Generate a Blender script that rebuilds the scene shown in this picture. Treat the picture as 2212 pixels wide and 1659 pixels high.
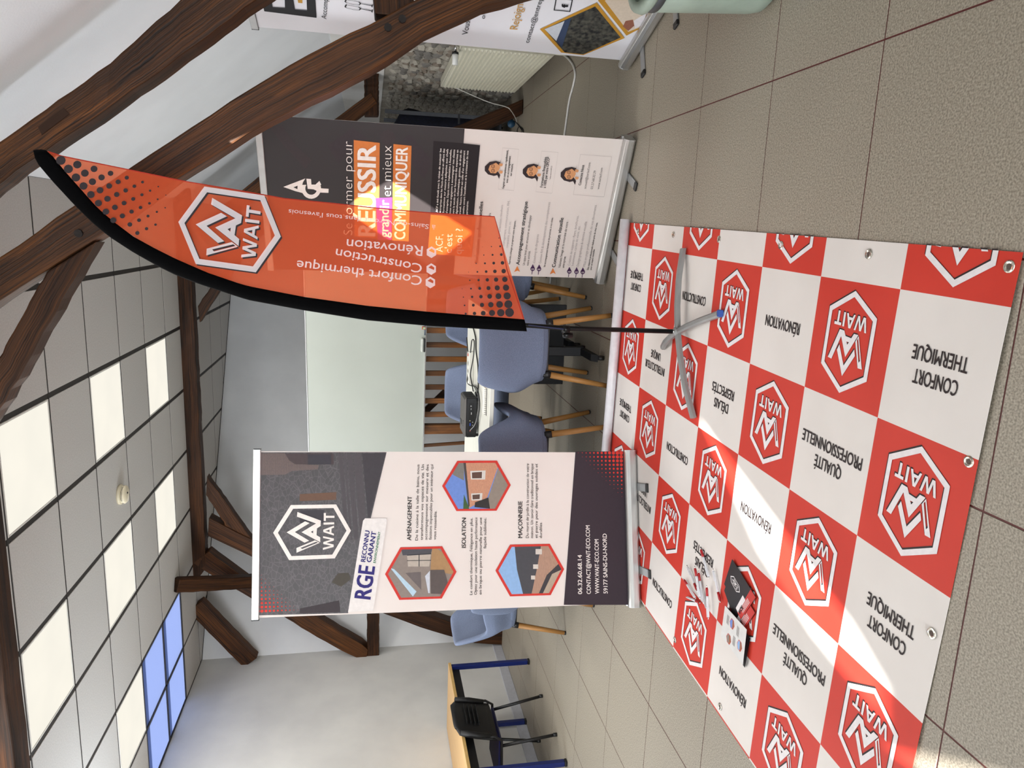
import bpy, bmesh, math, random
from mathutils import Vector, Matrix, noise
for _o in list(bpy.data.objects): bpy.data.objects.remove(_o)
SC = bpy.context.scene
COL = SC.collection
random.seed(7)
# ------------------------------------------------------------------ camera (photo taken with the phone turned on its side)
F_PX, YAW, PITCH, ROLL, CAM_H = 1557.896, -0.207346, 0.195111, 0.000545, 1.452
def _basis():
    cy, sy, cp, sp = math.cos(YAW), math.sin(YAW), math.cos(PITCH), math.sin(PITCH)
    f = Vector((sy*cp, cy*cp, -sp)); r = Vector((cy, -sy, 0)); d = f.cross(r)
    return math.cos(ROLL)*r + math.sin(ROLL)*d, -math.sin(ROLL)*r + math.cos(ROLL)*d, f
CR, CD, CF = _basis()
CO = Vector((0, 0, CAM_H))
cam = bpy.data.objects.new('camera', bpy.data.cameras.new('camera'))
COL.objects.link(cam); SC.camera = cam
cam.data.sensor_fit = 'HORIZONTAL'; cam.data.sensor_width = 36.0
cam.data.lens = F_PX*36.0/2212.0; cam.data.clip_start = 0.05; cam.data.clip_end = 200
cam.matrix_world = Matrix(((CD.x, CR.x, -CF.x, CO.x), (CD.y, CR.y, -CF.y, CO.y), (CD.z, CR.z, -CF.z, CO.z), (0, 0, 0, 1)))
# ------------------------------------------------------------------ sky, sun, exposure
SC.view_settings.view_transform = 'Standard'; SC.view_settings.look = 'None'
SC.view_settings.gamma = 1.0; SC.view_settings.use_curve_mapping = False
SC.view_settings.exposure = 0.15
wd = bpy.data.worlds.new('sky'); SC.world = wd; wd.use_nodes = True
_nt = wd.node_tree; _nt.nodes.clear()
_bg = _nt.nodes.new('ShaderNodeBackground'); _ou = _nt.nodes.new('ShaderNodeOutputWorld')
_tc = _nt.nodes.new('ShaderNodeTexCoord'); _ns = _nt.nodes.new('ShaderNodeTexNoise'); _rp = _nt.nodes.new('ShaderNodeValToRGB')
_ns.inputs['Scale'].default_value = 2.2; _ns.inputs['Detail'].default_value = 5
_rp.color_ramp.elements[0].position = 0.45; _rp.color_ramp.elements[0].color = (0.46, 0.60, 1.0, 1)
_rp.color_ramp.elements[1].position = 0.72; _rp.color_ramp.elements[1].color = (0.95, 0.97, 1.0, 1)
_nt.links.new(_tc.outputs['Generated'], _ns.inputs['Vector']); _nt.links.new(_ns.outputs['Fac'], _rp.inputs['Fac'])
_nt.links.new(_rp.outputs['Color'], _bg.inputs['Color']); _bg.inputs['Strength'].default_value = 1.6
_nt.links.new(_bg.outputs['Background'], _ou.inputs['Surface'])
SUN_DIR = Vector((-0.22, 1.0, -0.41)).normalized()          # direction the sunlight travels
sun = bpy.data.objects.new('sun', bpy.data.lights.new('sun', 'SUN')); COL.objects.link(sun)
sun.data.energy = 28.0; sun.data.angle = math.radians(0.3); sun.data.color = (1.0, 0.97, 0.92)
sun.rotation_euler = SUN_DIR.to_track_quat('-Z', 'Y').to_euler()
# ------------------------------------------------------------------ photo pixel -> direction -> point on a known surface
def ray(x, y):
    u, v = 1659.0 - y, x
    return CR*((u-829.5)/F_PX) + CD*((v-1106.0)/F_PX) + CF
def at_z(x, y, z=0.0):
    r = ray(x, y); return CO + r*((z-CO.z)/r.z)
def at_x(x, y, X):
    r = ray(x, y); return CO + r*(X/r.x)
def at_y(x, y, Y):
    r = ray(x, y); return CO + r*(Y/r.y)
def at_plane(x, y, p, n):
    r = ray(x, y); return CO + r*((p-CO).dot(n)/r.dot(n))
# ------------------------------------------------------------------ materials
MATS = {}
def lin(h):
    h = h.lstrip('#'); c = [int(h[i:i+2], 16)/255 for i in (0, 2, 4)]
    return tuple((v/12.92 if v <= .04045 else ((v+.055)/1.055)**2.4) for v in c)
def mat(name, col, rough=0.5, metal=0.0, col2=None, scale=30.0, detail=3.0, bump=0.0, bscale=None, coord='Object', stretch=None, spec=0.5, lo=0.35, hi=0.65, emit=None):
    """Principled material whose colour wanders between col and col2 on a noise field, with optional fine relief."""
    if name in MATS: return MATS[name]
    m = bpy.data.materials.new(name); m.use_nodes = True; MATS[name] = m
    nt = m.node_tree; b = nt.nodes['Principled BSDF']
    col = lin(col) if isinstance(col, str) else col
    if col2 is None: col2 = tuple(c*0.92 for c in col)
    elif isinstance(col2, str): col2 = lin(col2)
    b.inputs['Roughness'].default_value = rough; b.inputs['Metallic'].default_value = metal
    b.inputs['Specular IOR Level'].default_value = spec
    tc = nt.nodes.new('ShaderNodeTexCoord'); src = tc.outputs[coord]
    if stretch:
        mp = nt.nodes.new('ShaderNodeMapping'); mp.inputs['Scale'].default_value = stretch
        nt.links.new(src, mp.inputs['Vector']); src = mp.outputs['Vector']
    n = nt.nodes.new('ShaderNodeTexNoise'); n.inputs['Scale'].default_value = scale; n.inputs['Detail'].default_value = detail
    r = nt.nodes.new('ShaderNodeValToRGB')
    r.color_ramp.elements[0].position = lo; r.color_ramp.elements[1].position = hi
    r.color_ramp.elements[0].color = (*col2, 1); r.color_ramp.elements[1].color = (*col, 1)
    nt.links.new(src, n.inputs['Vector']); nt.links.new(n.outputs['Fac'], r.inputs['Fac']); nt.links.new(r.outputs['Color'], b.inputs['Base Color'])
    if bump:
        n2 = n
        if bscale:
            n2 = nt.nodes.new('ShaderNodeTexNoise'); n2.inputs['Scale'].default_value = bscale; nt.links.new(src, n2.inputs['Vector'])
        bp = nt.nodes.new('ShaderNodeBump'); bp.inputs['Strength'].default_value = bump; bp.inputs['Distance'].default_value = 0.004
        nt.links.new(n2.outputs['Fac'], bp.inputs['Height']); nt.links.new(bp.outputs['Normal'], b.inputs['Normal'])
    if emit:
        nt.links.new(r.outputs['Color'], b.inputs['Emission Color']); b.inputs['Emission Strength'].default_value = emit
    return m
def flat(name, col, rough=0.6, spec=0.3): return mat(name, col, rough, spec=spec, scale=60)
def wood(name, dark, light, gloss=0.5, cracks=0.0, spec=0.35):
    """grain along UV u, streaks and knots from stretched noise"""
    if name in MATS: return MATS[name]
    m = bpy.data.materials.new(name); m.use_nodes = True; MATS[name] = m
    nt = m.node_tree; b = nt.nodes['Principled BSDF']; L = nt.links.new
    tc = nt.nodes.new('ShaderNodeTexCoord')
    def nz(sx, sy, sc, det):
        mp = nt.nodes.new('ShaderNodeMapping'); mp.inputs['Scale'].default_value = (sx, sy, 1)
        n = nt.nodes.new('ShaderNodeTexNoise'); n.inputs['Scale'].default_value = sc; n.inputs['Detail'].default_value = det; n.inputs['Distortion'].default_value = 0.6
        L(tc.outputs['UV'], mp.inputs['Vector']); L(mp.outputs['Vector'], n.inputs['Vector']); return n
    a = nz(0.9, 46, 2.2, 8); c = nz(0.9, 5.0, 1.6, 5); k = nz(0.22, 7.0, 1.3, 3)
    r1 = nt.nodes.new('ShaderNodeValToRGB'); r1.color_ramp.elements[0].position = .33; r1.color_ramp.elements[1].position = .74
    r1.color_ramp.elements[0].color = (*lin(dark), 1); r1.color_ramp.elements[1].color = (*lin(light), 1)
    r2 = nt.nodes.new('ShaderNodeValToRGB'); r2.color_ramp.elements[0].position = .35; r2.color_ramp.elements[1].position = .68
    r2.color_ramp.elements[0].color = (.42, .38, .36, 1); r2.color_ramp.elements[1].color = (1.25, 1.15, 1.0, 1)
    mx = nt.nodes.new('ShaderNodeMix'); mx.data_type = 'RGBA'; mx.blend_type = 'MULTIPLY'; mx.inputs['Factor'].default_value = 1.0
    L(a.outputs['Fac'], r1.inputs['Fac']); L(c.outputs['Fac'], r2.inputs['Fac'])
    r3 = nt.nodes.new('ShaderNodeValToRGB'); r3.color_ramp.elements.new(.5); e = r3.color_ramp.elements
    e[0].position = .488; e[1].position = .50; e[2].position = .512; e[0].color = e[2].color = (1, 1, 1, 1); e[1].color = (.12, .10, .09, 1)
    mc = nt.nodes.new('ShaderNodeMix'); mc.data_type = 'RGBA'; mc.blend_type = 'MULTIPLY'; mc.inputs['Factor'].default_value = cracks
    L(k.outputs['Fac'], r3.inputs['Fac'])
    L(r1.outputs['Color'], mx.inputs[6]); L(r2.outputs['Color'], mx.inputs[7]); L(mx.outputs[2], mc.inputs[6]); L(r3.outputs['Color'], mc.inputs[7]); L(mc.outputs[2], b.inputs['Base Color'])
    bp = nt.nodes.new('ShaderNodeBump'); bp.inputs['Strength'].default_value = 0.5; bp.inputs['Distance'].default_value = 0.006
    L(a.outputs['Fac'], bp.inputs['Height']); L(bp.outputs['Normal'], b.inputs['Normal'])
    b.inputs['Roughness'].default_value = gloss; b.inputs['Specular IOR Level'].default_value = spec
    return m
# ------------------------------------------------------------------ mesh builders
class MB:
    def __init__(s): s.v = []; s.f = []; s.mi = []; s.uv = {}
    def add(s, vs, fs, mi=0):
        o = len(s.v); s.v += [tuple(v) for v in vs]
        for f in fs: s.f.append(tuple(i+o for i in f)); s.mi.append(mi)
        return s
    def box(s, x0, x1, y0, y1, z0, z1, mi=0, c=0.0):
        """box with chamfered vertical and horizontal edges when c > 0"""
        if c <= 0:
            vs = [(x, y, z) for z in (z0, z1) for y in (y0, y1) for x in (x0, x1)]
            return s.add(vs, [(0, 2, 3, 1), (4, 5, 7, 6), (0, 1, 5, 4), (1, 3, 7, 5), (3, 2, 6, 7), (2, 0, 4, 6)], mi)
        c = min(c, (x1-x0)*.49, (y1-y0)*.49, (z1-z0)*.49)
        rings = []
        for z, i in ((z0, c), (z0+c, 0), (z1-c, 0), (z1, c)):
            a, b, d, e = x0+i, x1-i, y0+i, y1-i
            k = c*.7 if i == 0 else c*.4
            rings.append([(a+k, d, z), (b-k, d, z), (b, d+k, z), (b, e-k, z), (b-k, e, z), (a+k, e, z), (a, e-k, z), (a, d+k, z)])
        vs = sum(rings, []); fs = [tuple(range(7, -1, -1)), tuple(range(24, 32))]
        for r in range(3):
            for i in range(8): j = (i+1) % 8; fs.append((r*8+i, r*8+j, r*8+8+j, r*8+8+i))
        return s.add(vs, fs, mi)
    def tube(s, pts, rad, n=8, mi=0, cap=True):
        """swept round tube through points; rad is a number or one per point"""
        pts = [Vector(p) for p in pts]; m = len(pts)
        rr = [rad]*m if isinstance(rad, (int, float)) else list(rad)
        o = len(s.v); up = None
        for i, p in enumerate(pts):
            t = (pts[min(i+1, m-1)]-pts[max(i-1, 0)])
            t = t.normalized() if t.length > 1e-9 else Vector((0, 0, 1))
            if up is None: up = Vector((0, 0, 1)) if abs(t.z) < .9 else Vector((1, 0, 0))
            a = t.cross(up).normalized(); up = a.cross(t).normalized()
            for k in range(n):
                g = 2*math.pi*k/n; s.v.append(tuple(p+(a*math.cos(g)+up*math.sin(g))*rr[i]))
        for i in range(m-1):
            for k in range(n):
                j = (k+1) % n; s.f.append((o+i*n+k, o+i*n+j, o+(i+1)*n+j, o+(i+1)*n+k)); s.mi.append(mi)
        if cap:
            s.f.append(tuple(o+k for k in range(n-1, -1, -1))); s.mi.append(mi)
            s.f.append(tuple(o+(m-1)*n+k for k in range(n))); s.mi.append(mi)
        return s
    def lathe(s, prof, n=24, mi=0, origin=(0, 0, 0)):
        o = len(s.v); ox, oy, oz = origin
        for r, z in prof:
            for k in range(n):
                g = 2*math.pi*k/n; s.v.append((ox+r*math.cos(g), oy+r*math.sin(g), oz+z))
        for i in range(len(prof)-1):
            for k in range(n):
                j = (k+1) % n; s.f.append((o+i*n+k, o+i*n+j, o+(i+1)*n+j, o+(i+1)*n+k)); s.mi.append(mi)
        s.f.append(tuple(o+k for k in range(n-1, -1, -1))); s.mi.append(mi)
        e = o+(len(prof)-1)*n; s.f.append(tuple(e+k for k in range(n))); s.mi.append(mi)
        return s
    def prism(s, poly, d, mi=0):
        """polygon of 3-D points pushed along vector d"""
        n = len(poly); d = Vector(d); a = [Vector(p) for p in poly]
        vs = a+[p+d for p in a]
        fs = [tuple(range(n-1, -1, -1)), tuple(range(n, 2*n))]+[(i, (i+1) % n, n+(i+1) % n, n+i) for i in range(n)]
        return s.add(vs, fs, mi)
    def mesh(s, name, mats, smooth=False):
        me = bpy.data.meshes.new(name); me.from_pydata(s.v, [], s.f)
        for m in (mats if isinstance(mats, (list, tuple)) else [mats]): me.materials.append(m)
        if any(s.mi): me.polygons.foreach_set('material_index', s.mi)
        if smooth: me.polygons.foreach_set('use_smooth', [True]*len(me.polygons))
        bm = bmesh.new(); bm.from_mesh(me); bmesh.ops.recalc_face_normals(bm, faces=bm.faces); bm.to_mesh(me); bm.free()
        me.update(); return me
def link(name, data, parent=None, loc=(0, 0, 0), rot=(0, 0, 0)):
    o = bpy.data.objects.new(name, data); COL.objects.link(o); o.location = loc; o.rotation_euler = rot
    if parent is not None: o.parent = parent
    return o
def part(name, mb, m, parent=None, smooth=False, bevel=0.0, label=None):
    o = link(name, mb.mesh(name, m, smooth), parent)
    if bevel:
        b = o.modifiers.new('bevel', 'BEVEL'); b.width = bevel; b.segments = 2; b.limit_method = 'ANGLE'
    if label: o['label'] = label
    return o
def tag(o, label, cat, group=None):
    o['label'] = label; o['category'] = cat
    if group: o['group'] = group
    return o
def thing(name, label, cat, loc=(0, 0, 0), rz=0.0, group=None):
    return tag(link(name, None, None, loc, (0, 0, rz)), label, cat, group)
def struct(name, mb, m, smooth=False):
    o = part(name, mb, m, None, smooth); o['kind'] = 'structure'; return o
def copy_tree(o, parent=None):
    c = o.copy(); COL.objects.link(c); c.parent = parent
    for ch in list(o.children): copy_tree(ch, c)
    return c
def smoothstep(a, b, x):
    t = max(0.0, min(1.0, (x-a)/(b-a))); return t*t*(3-2*t)
def lerp(a, b, t): return a+(b-a)*t
def resample(pts, n):
    pts = [Vector(p) for p in pts]; L = [0.0]
    for a, b in zip(pts, pts[1:]): L.append(L[-1]+(b-a).length)
    out = []
    for i in range(n):
        d = L[-1]*i/(n-1); k = 0
        while k < len(L)-2 and L[k+1] < d: k += 1
        out.append(pts[k].lerp(pts[k+1], (d-L[k])/max(1e-9, L[k+1]-L[k])))
    return out
def strip_beam(name, U, M, depth, m, parent, n=26, jit=0.003, seed=0, bevel=0.007):
    """hewn timber: face between edge lines U and M, thickness vector depth; UV u runs along the grain"""
    U = resample(U, n); M = resample(M, n); D = Vector(depth); rnd = random.Random(seed)
    ax = []
    for i in range(n):
        j1 = Vector((rnd.uniform(-1, 1), rnd.uniform(-.5, .5), rnd.uniform(-1, 1)))*jit
        j2 = Vector((rnd.uniform(-1, 1), rnd.uniform(-.5, .5), rnd.uniform(-1, 1)))*jit
        ax.append((U[i]+j1, M[i]+j2, M[i]+j2+D, U[i]+j1+D))
    vs = [p for r in ax for p in r]; fs = []; uvs = []
    Ls = [0.0]
    for i in range(1, n): Ls.append(Ls[-1]+((U[i]+M[i])*.5-(U[i-1]+M[i-1])*.5).length)
    wd_ = (U[0]-M[0]).length; dd = D.length; off = [0, wd_, wd_+dd, 2*wd_+dd, 2*wd_+2*dd]; so = seed*3.7
    for i in range(n-1):
        for k in range(4):
            j = (k+1) % 4
            fs.append((i*4+k, i*4+j, i*4+4+j, i*4+4+k))
            uvs += [(Ls[i]+so, off[k]+so), (Ls[i]+so, off[k+1]+so), (Ls[i+1]+so, off[k+1]+so), (Ls[i+1]+so, off[k]+so)]
    fs.append((3, 2, 1, 0)); uvs += [(so, so), (so+.01, so), (so+.01, so+.2), (so, so+.2)]
    b = (n-1)*4; fs.append((b, b+1, b+2, b+3)); uvs += [(so, so), (so+.01, so), (so+.01, so+.2), (so, so+.2)]
    me = bpy.data.meshes.new(name); me.from_pydata([tuple(v) for v in vs], [], fs); me.materials.append(m)
    ul = me.uv_layers.new(name='uv')
    for i, c in enumerate(uvs): ul.data[i].uv = c
    bm = bmesh.new(); bm.from_mesh(me); bmesh.ops.recalc_face_normals(bm, faces=bm.faces); bm.to_mesh(me); bm.free()
    o = link(name, me, parent)
    if bevel:
        bv = o.modifiers.new('bevel', 'BEVEL'); bv.width = bevel; bv.segments = 2; bv.limit_method = 'ANGLE'; bv.angle_limit = math.radians(40)
    return o
def bar_beam(name, p0, p1, w, h, m, parent, side=(0, 1, 0), **k):
    """straight timber from p0 to p1, w across the face, h thick along 'side'"""
    p0, p1 = Vector(p0), Vector(p1); t = (p1-p0).normalized(); s = Vector(side); s = (s-t*s.dot(t)).normalized(); q = t.cross(s).normalized()
    U = [p0+q*w/2-s*h/2, p1+q*w/2-s*h/2]; M = [p0-q*w/2-s*h/2, p1-q*w/2-s*h/2]
    return strip_beam(name, U, M, s*h, m, parent, **k)
# ------------------------------------------------------------------ lettering and flat print
_TXT = {}
_CAP = [None]
def glyphs(body, bold):
    key = (body, bold)
    if key in _TXT: return _TXT[key]
    cu = bpy.data.curves.new('txt', 'FONT'); cu.body = body; cu.size = 1.0; cu.resolution_u = 3; cu.offset = bold; cu.fill_mode = 'FRONT'
    ob = bpy.data.objects.new('txt', cu); me = ob.to_mesh()
    vs = [(v.co.x, v.co.y) for v in me.vertices]; fs = [tuple(p.vertices) for p in me.polygons]
    ob.to_mesh_clear(); bpy.data.objects.remove(ob); bpy.data.curves.remove(cu)
    _TXT[key] = (vs, fs); return _TXT[key]
def shape2d(polys):
    """filled 2-D outline with holes -> verts, faces"""
    cu = bpy.data.curves.new('shp', 'CURVE'); cu.dimensions = '2D'; cu.fill_mode = 'FRONT'
    for pl in polys:
        sp = cu.splines.new('POLY'); sp.points.add(len(pl)-1)
        for q, p in zip(sp.points, pl): q.co = (p[0], p[1], 0, 1)
        sp.use_cyclic_u = True
    ob = bpy.data.objects.new('shp', cu); me = ob.to_mesh()
    vs = [(v.co.x, v.co.y) for v in me.vertices]; fs = [tuple(p.vertices) for p in me.polygons]
    ob.to_mesh_clear(); bpy.data.objects.remove(ob); bpy.data.curves.remove(cu)
    return vs, fs
class Print:
    """ink laid on a surface; S(s, t, layer) gives the 3-D point"""
    def __init__(s, S, parent): s.S = S; s.parent = parent; s.acc = {}
    def _mb(s, name, m, layer):
        k = (name, m.name) if name in ('halftone_dots', 'cartoon_eye') else (name, m.name, len(s.acc))
        if k not in s.acc: s.acc[k] = (MB(), m)
        return s.acc[k][0]
    def poly(s, name, m, pts, layer=1, holes=()):
        vs, fs = shape2d([pts]+list(holes)); s._mb(name, m, layer).add([s.S(a, b, layer) for a, b in vs], fs)
    def shape(s, name, m, vf, org, right, up, layer=2):
        vs, fs = vf
        s._mb(name, m, layer).add([s.S(org[0]+right[0]*a+up[0]*b, org[1]+right[1]*a+up[1]*b, layer) for a, b in vs], fs)
    def text(s, name, m, body, p0, p1, cap, bold=0.0, layer=2):
        vs, fs = glyphs(body, min(bold, 0.0))
        if not vs: return
        if _CAP[0] is None:
            h = glyphs('H', 0.0)[0]; _CAP[0] = max(b for a, b in h)
        x0 = min(a for a, b in vs)-max(bold, 0); x1 = max(a for a, b in vs)+max(bold, 0)
        dx, dy = p1[0]-p0[0], p1[1]-p0[1]; L = math.hypot(dx, dy); ex, ey = dx/L, dy/L
        sx = L/(x1-x0); sy = cap/_CAP[0]; mb = s._mb(name, m, layer)
        for kk, (ox, oy) in enumerate(((-bold, -bold*.5), (bold, -bold*.5), (-bold, bold*.5), (bold, bold*.5)) if bold > 0 else ((0, 0),)):
            mb.add([s.S(p0[0]+ex*(a+ox-x0)*sx-ey*(b+oy)*sy, p0[1]+ey*(a+ox-x0)*sx+ex*(b+oy)*sy, layer+kk*.2) for a, b in vs], fs)
    def disc(s, name, m, c, r, layer=2, n=10, ry=None):
        ry = r if ry is None else ry
        s._mb(name, m, layer).add([s.S(c[0]+r*math.cos(2*math.pi*k/n), c[1]+ry*math.sin(2*math.pi*k/n), layer) for k in range(n)], [tuple(range(n))])
    def done(s):
        for k, (mb, m) in s.acc.items():
            me = bpy.data.meshes.new(k[0]); me.from_pydata(mb.v, [], mb.f); me.materials.append(m); me.update()
            o = link(k[0], me, s.parent)
            if len(k) == 2: o['kind'] = 'stuff'
# hexagon emblem: outline measured once, in units of its height, s to the right and t up
def _lg(pl): return [((822-(x-125)*52/1945-y)/1945, (1098-x)/1945) for x, y in pl]
_HEX_O = [(125, 822), (562, 115), (1700, 92), (2072, 770), (1655, 1480), (515, 1515)]
_HEX_I = [(242, 822), (620, 210), (1632, 187), (1957, 770), (1593, 1383), (575, 1413)]
_EMB = [[(455, 812), (915, 530), (1028, 575), (660, 805), (1015, 1025), (900, 1075)],
        [(725, 292), (1312, 512), (1305, 650), (1212, 710), (1200, 885), (1293, 940), (1292, 1065), (825, 808), (1190, 585), (712, 412)], [(1060, 800), (1118, 765), (1115, 838)],
        [(700, 1330), (698, 1210), (1160, 1015), (1280, 1080)], [(800, 1207), (1190, 1052), (1236, 1075), (840, 1236)],
        [(1383, 520), (1437, 520), (1437, 442), (1655, 440), (1655, 385), (1437, 385), (1440, 315), (1385, 315)],
        [(1378, 617), (1647, 607), (1647, 552), (1376, 562)],
        [(1370, 745), (1640, 640), (1645, 690), (1580, 715), (1575, 822), (1637, 848), (1637, 895), (1370, 805)], [(1425, 775), (1527, 742), (1527, 805)],
        [(1365, 910), (1635, 968), (1635, 1022), (1450, 1080), (1630, 1125), (1628, 1188), (1358, 1262), (1358, 1210), (1560, 1155), (1368, 1112), (1368, 1060), (1560, 1000), (1362, 957)]]
EMBLEM = shape2d([_lg(p) for p in [_HEX_O, _HEX_I]+_EMB])
EMBLEM_CUT = None
# =================================================================== THE ROOM
XL, XC, ZC = -4.518, 0.231, 3.19                 # left wall, right edge of the flat ceiling, ceiling height
YF, YB = -6.0, 12.2
GABLE_W = 385.0; SIDE_W = 52.0                                  # strength of the invented fill lamps in the two added windows
def slope_x(z): return 1.42-0.841*(z-1.74)
def back_y(x): return 7.335+0.662*(x-XL)         # the far wall runs obliquely
M_plaster = mat('white_plaster', '#d9d8d4', .75, col2='#cfcecb', scale=3, bump=.15, bscale=120)
M_backwall = mat('grey_white_plaster', '#d8d9da', .8, col2='#cfd0d1', scale=2.5, bump=.12, bscale=100)
M_plenum = mat('dark_ceiling_runner', '#2c2724', .7)
M_tile = mat('speckled_stone_tile', '#a69d8d', .5, col2='#746d60', scale=185, detail=5, lo=.34, hi=.66, bump=.03)
M_grout = mat('burgundy_joint', '#56201d', .6)
M_panel = mat('mineral_ceiling_panel', '#ccc9c5', .85, col2='#c1beba', scale=120, detail=2, bump=.12)
M_base = mat('grey_skirting', '#b9bac0', .5)
M_oak = wood('old_dark_oak', '#281708', '#6a4018', .55, .9, .25)
M_oak2 = wood('dark_stained_oak', '#22140b', '#523218', .58, .8, .2)
# floor: burgundy bed with speckled tiles laid on a 60 cm grid
floor = struct('floor', MB().box(XL-.2, 2.2, YF-.2, YB+.2, -.06, -.0018), M_grout)
GX, GY, PX, PY = 0.5923, 1.9898, 0.600, 0.598
tl = MB().box(-PX/2+.0028, PX/2-.0028, -PY/2+.0028, PY/2-.0028, -.008, 0, c=.0006).mesh('floor_tile', M_tile)
for i in range(-9, 3):
    for j in range(-2, 16):
        cx, cy = GX+PX*(i+.5), GY+PY*(j+.5)
        if cx-PX/2 > 1.5 or cx+PX/2 < XL or cy-.5 > back_y(cx): continue
        link('floor_tile', tl, floor, (cx, cy, 0))
part('floor_tile_field', MB().box(XL, 1.45, YF, GY-2*PY-.002, -.008, 0), M_tile, floor)
# walls
WY0, WY1, WZ0, WZ1 = 3.45, 4.25, 1.4, 2.9        # side window added out of view to brighten the roof slope
wlm = MB()
for q in ((YF, WY0, 0, ZC+.05), (WY1, 7.6, 0, ZC+.05), (WY0, WY1, 0, WZ0), (WY0, WY1, WZ1, ZC+.05)): wlm.box(XL-.12, XL, q[0], q[1], q[2], q[3])
wl = struct('wall_left', wlm, M_plaster)
sf = MB()
for y in (WY0, (WY0+WY1)/2-.03, WY1-.06): sf.box(XL-.09, XL-.03, y, y+.06, WZ0, WZ1)
for z in (WZ0, WZ1-.06): sf.box(XL-.09, XL-.03, WY0, WY1, z, z+.06)
w5 = struct('window_5', sf, mat('white_window_frame', '#e6e6e4', .4))
for k in range(2): part('pane', MB().box(XL-.064, XL-.058, lerp(WY0, WY1, k/2)+.03, lerp(WY0, WY1, (k+1)/2)-.03, WZ0+.06, WZ1-.06), mat('window_4_glass', '#cfdcea', .1, emit=2.0), w5)
sdl = bpy.data.lights.new('side_daylight', 'AREA'); sdl.shape = 'RECTANGLE'; sdl.size = WZ1-WZ0-.1; sdl.size_y = WY1-WY0-.1; sdl.energy = SIDE_W; sdl.color = (.84, .92, 1.0)  # cool area fill for the slope, added with its unseen window
link('side_daylight', sdl, None, (XL-.01, (WY0+WY1)/2, (WZ0+WZ1)/2), (0, math.radians(-90), 0))
d = Vector((1, .662, 0)).normalized(); nrm = Vector((-.662, 1, 0)).normalized()
a = Vector((XL-.1, back_y(XL-.1), 0)); b = Vector((2.3, back_y(2.3), 0))
wb = struct('wall_back', MB().prism([a, b, b+Vector((0, 0, 3.3)), a+Vector((0, 0, 3.3))], nrm*.12), M_backwall)
wfm = MB(); GX0, GX1, GZ0, GZ1 = -3.6, .6, .85, 2.75              # gable glazing added behind the viewer to light the banners
for q in ((XL-.1, 1.6, 0, GZ0), (XL-.1, .27, GZ1, 3.3), (XL-.1, GX0, GZ0, GZ1), ): wfm.box(q[0], q[1], YF-.12, YF, q[2], q[3])
wfm.prism([(GX1, YF-.12, GZ0), (1.5, YF-.12, GZ0), (1.5, YF-.12, 1.70), (GX1, YF-.12, 2.70)], (0, .12, 0))
wf = struct('wall_front', wfm, M_plaster)
gf = MB()
for k in range(5): x = lerp(GX0, GX1, k/4); gf.box(x-.03, x+.03, YF-.09, YF-.03, GZ0, GZ1)
for z in (GZ0, GZ1-.06): gf.box(GX0, GX1, YF-.09, YF-.03, z, z+.06)
gw_ = struct('window_4', gf, mat('white_window_frame', '#e6e6e4', .4))
for k in range(4): part('pane', MB().box(lerp(GX0, GX1, k/4)+.03, lerp(GX0, GX1, (k+1)/4)-.03, YF-.064, YF-.058, GZ0+.06, GZ1-.06), mat('window_4_glass', '#cfdcea', .1, emit=2.0), gw_)
dl = bpy.data.lights.new('gable_daylight', 'AREA'); dl.shape = 'RECTANGLE'; dl.size = GX1-GX0-.1; dl.size_y = GZ1-GZ0-.1; dl.energy = GABLE_W; dl.color = (.93, .97, 1.0)  # area fill for the banners, added with its glowing panes
dlo = link('gable_daylight', dl, None, ((GX0+GX1)/2, YF-.02, (GZ0+GZ1)/2), (math.radians(90), 0, 0))
M_skirt = M_base
bl = struct('baseboard_left', MB().box(XL, XL+.014, YF, 7.345, 0, .10, c=.004), M_base)
bb = struct('baseboard_back', MB().prism([a, b, b+Vector((0, 0, .1)), a+Vector((0, 0, .1))], -nrm*.014), M_base)
# ceiling: dark runners above, mineral panels hung in them
CX0, CY0, CPX, CPY = -1.569, 4.296, 0.6004, 0.5947
wx0, wx1 = XL, CX0-3*CPX; wy0, wy1 = CY0+2*CPY, CY0+4*CPY       # roof light beside the left wall
cm = MB()
cm.box(wx1, XC+.05, YF, YB, ZC+.016, ZC+.05); cm.box(XL-.1, wx1, YF, wy0, ZC+.016, ZC+.05); cm.box(XL-.1, wx1, wy1, YB, ZC+.016, ZC+.05)
for r in range(-17, 12):                              # cross bars between the panels
    y = CY0+CPY*r; x_a = XL if not (wy0-.01 < y < wy1+.01) else wx1
    cm.box(x_a, XC, y-.0065, y+.0065, ZC+.001, ZC+.02)
for c in range(-3, 5):                                # main runners
    x = CX0-CPX*c
    for y_a, y_b in (((YF, wy0), (wy1, YB)) if c >= 4 else ((YF, YB),)): cm.box(x-.0135, x+.0135, y_a, y_b, ZC+.003, ZC+.02)
ceiling = struct('ceiling', cm, M_plenum)
pn = MB().box(-CPX/2+.0155, CPX/2-.0155, -CPY/2+.0085, CPY/2-.0085, 0, .02, c=.0015).mesh('ceiling_panel', M_panel)
LIGHTS = [(c, r) for c in (-1, 1, 3) for r in (-3, -1, 1, 3) if (c, r) != (3, 3)]
hx, hy = CPX/2-.0155, CPY/2-.0085
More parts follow.
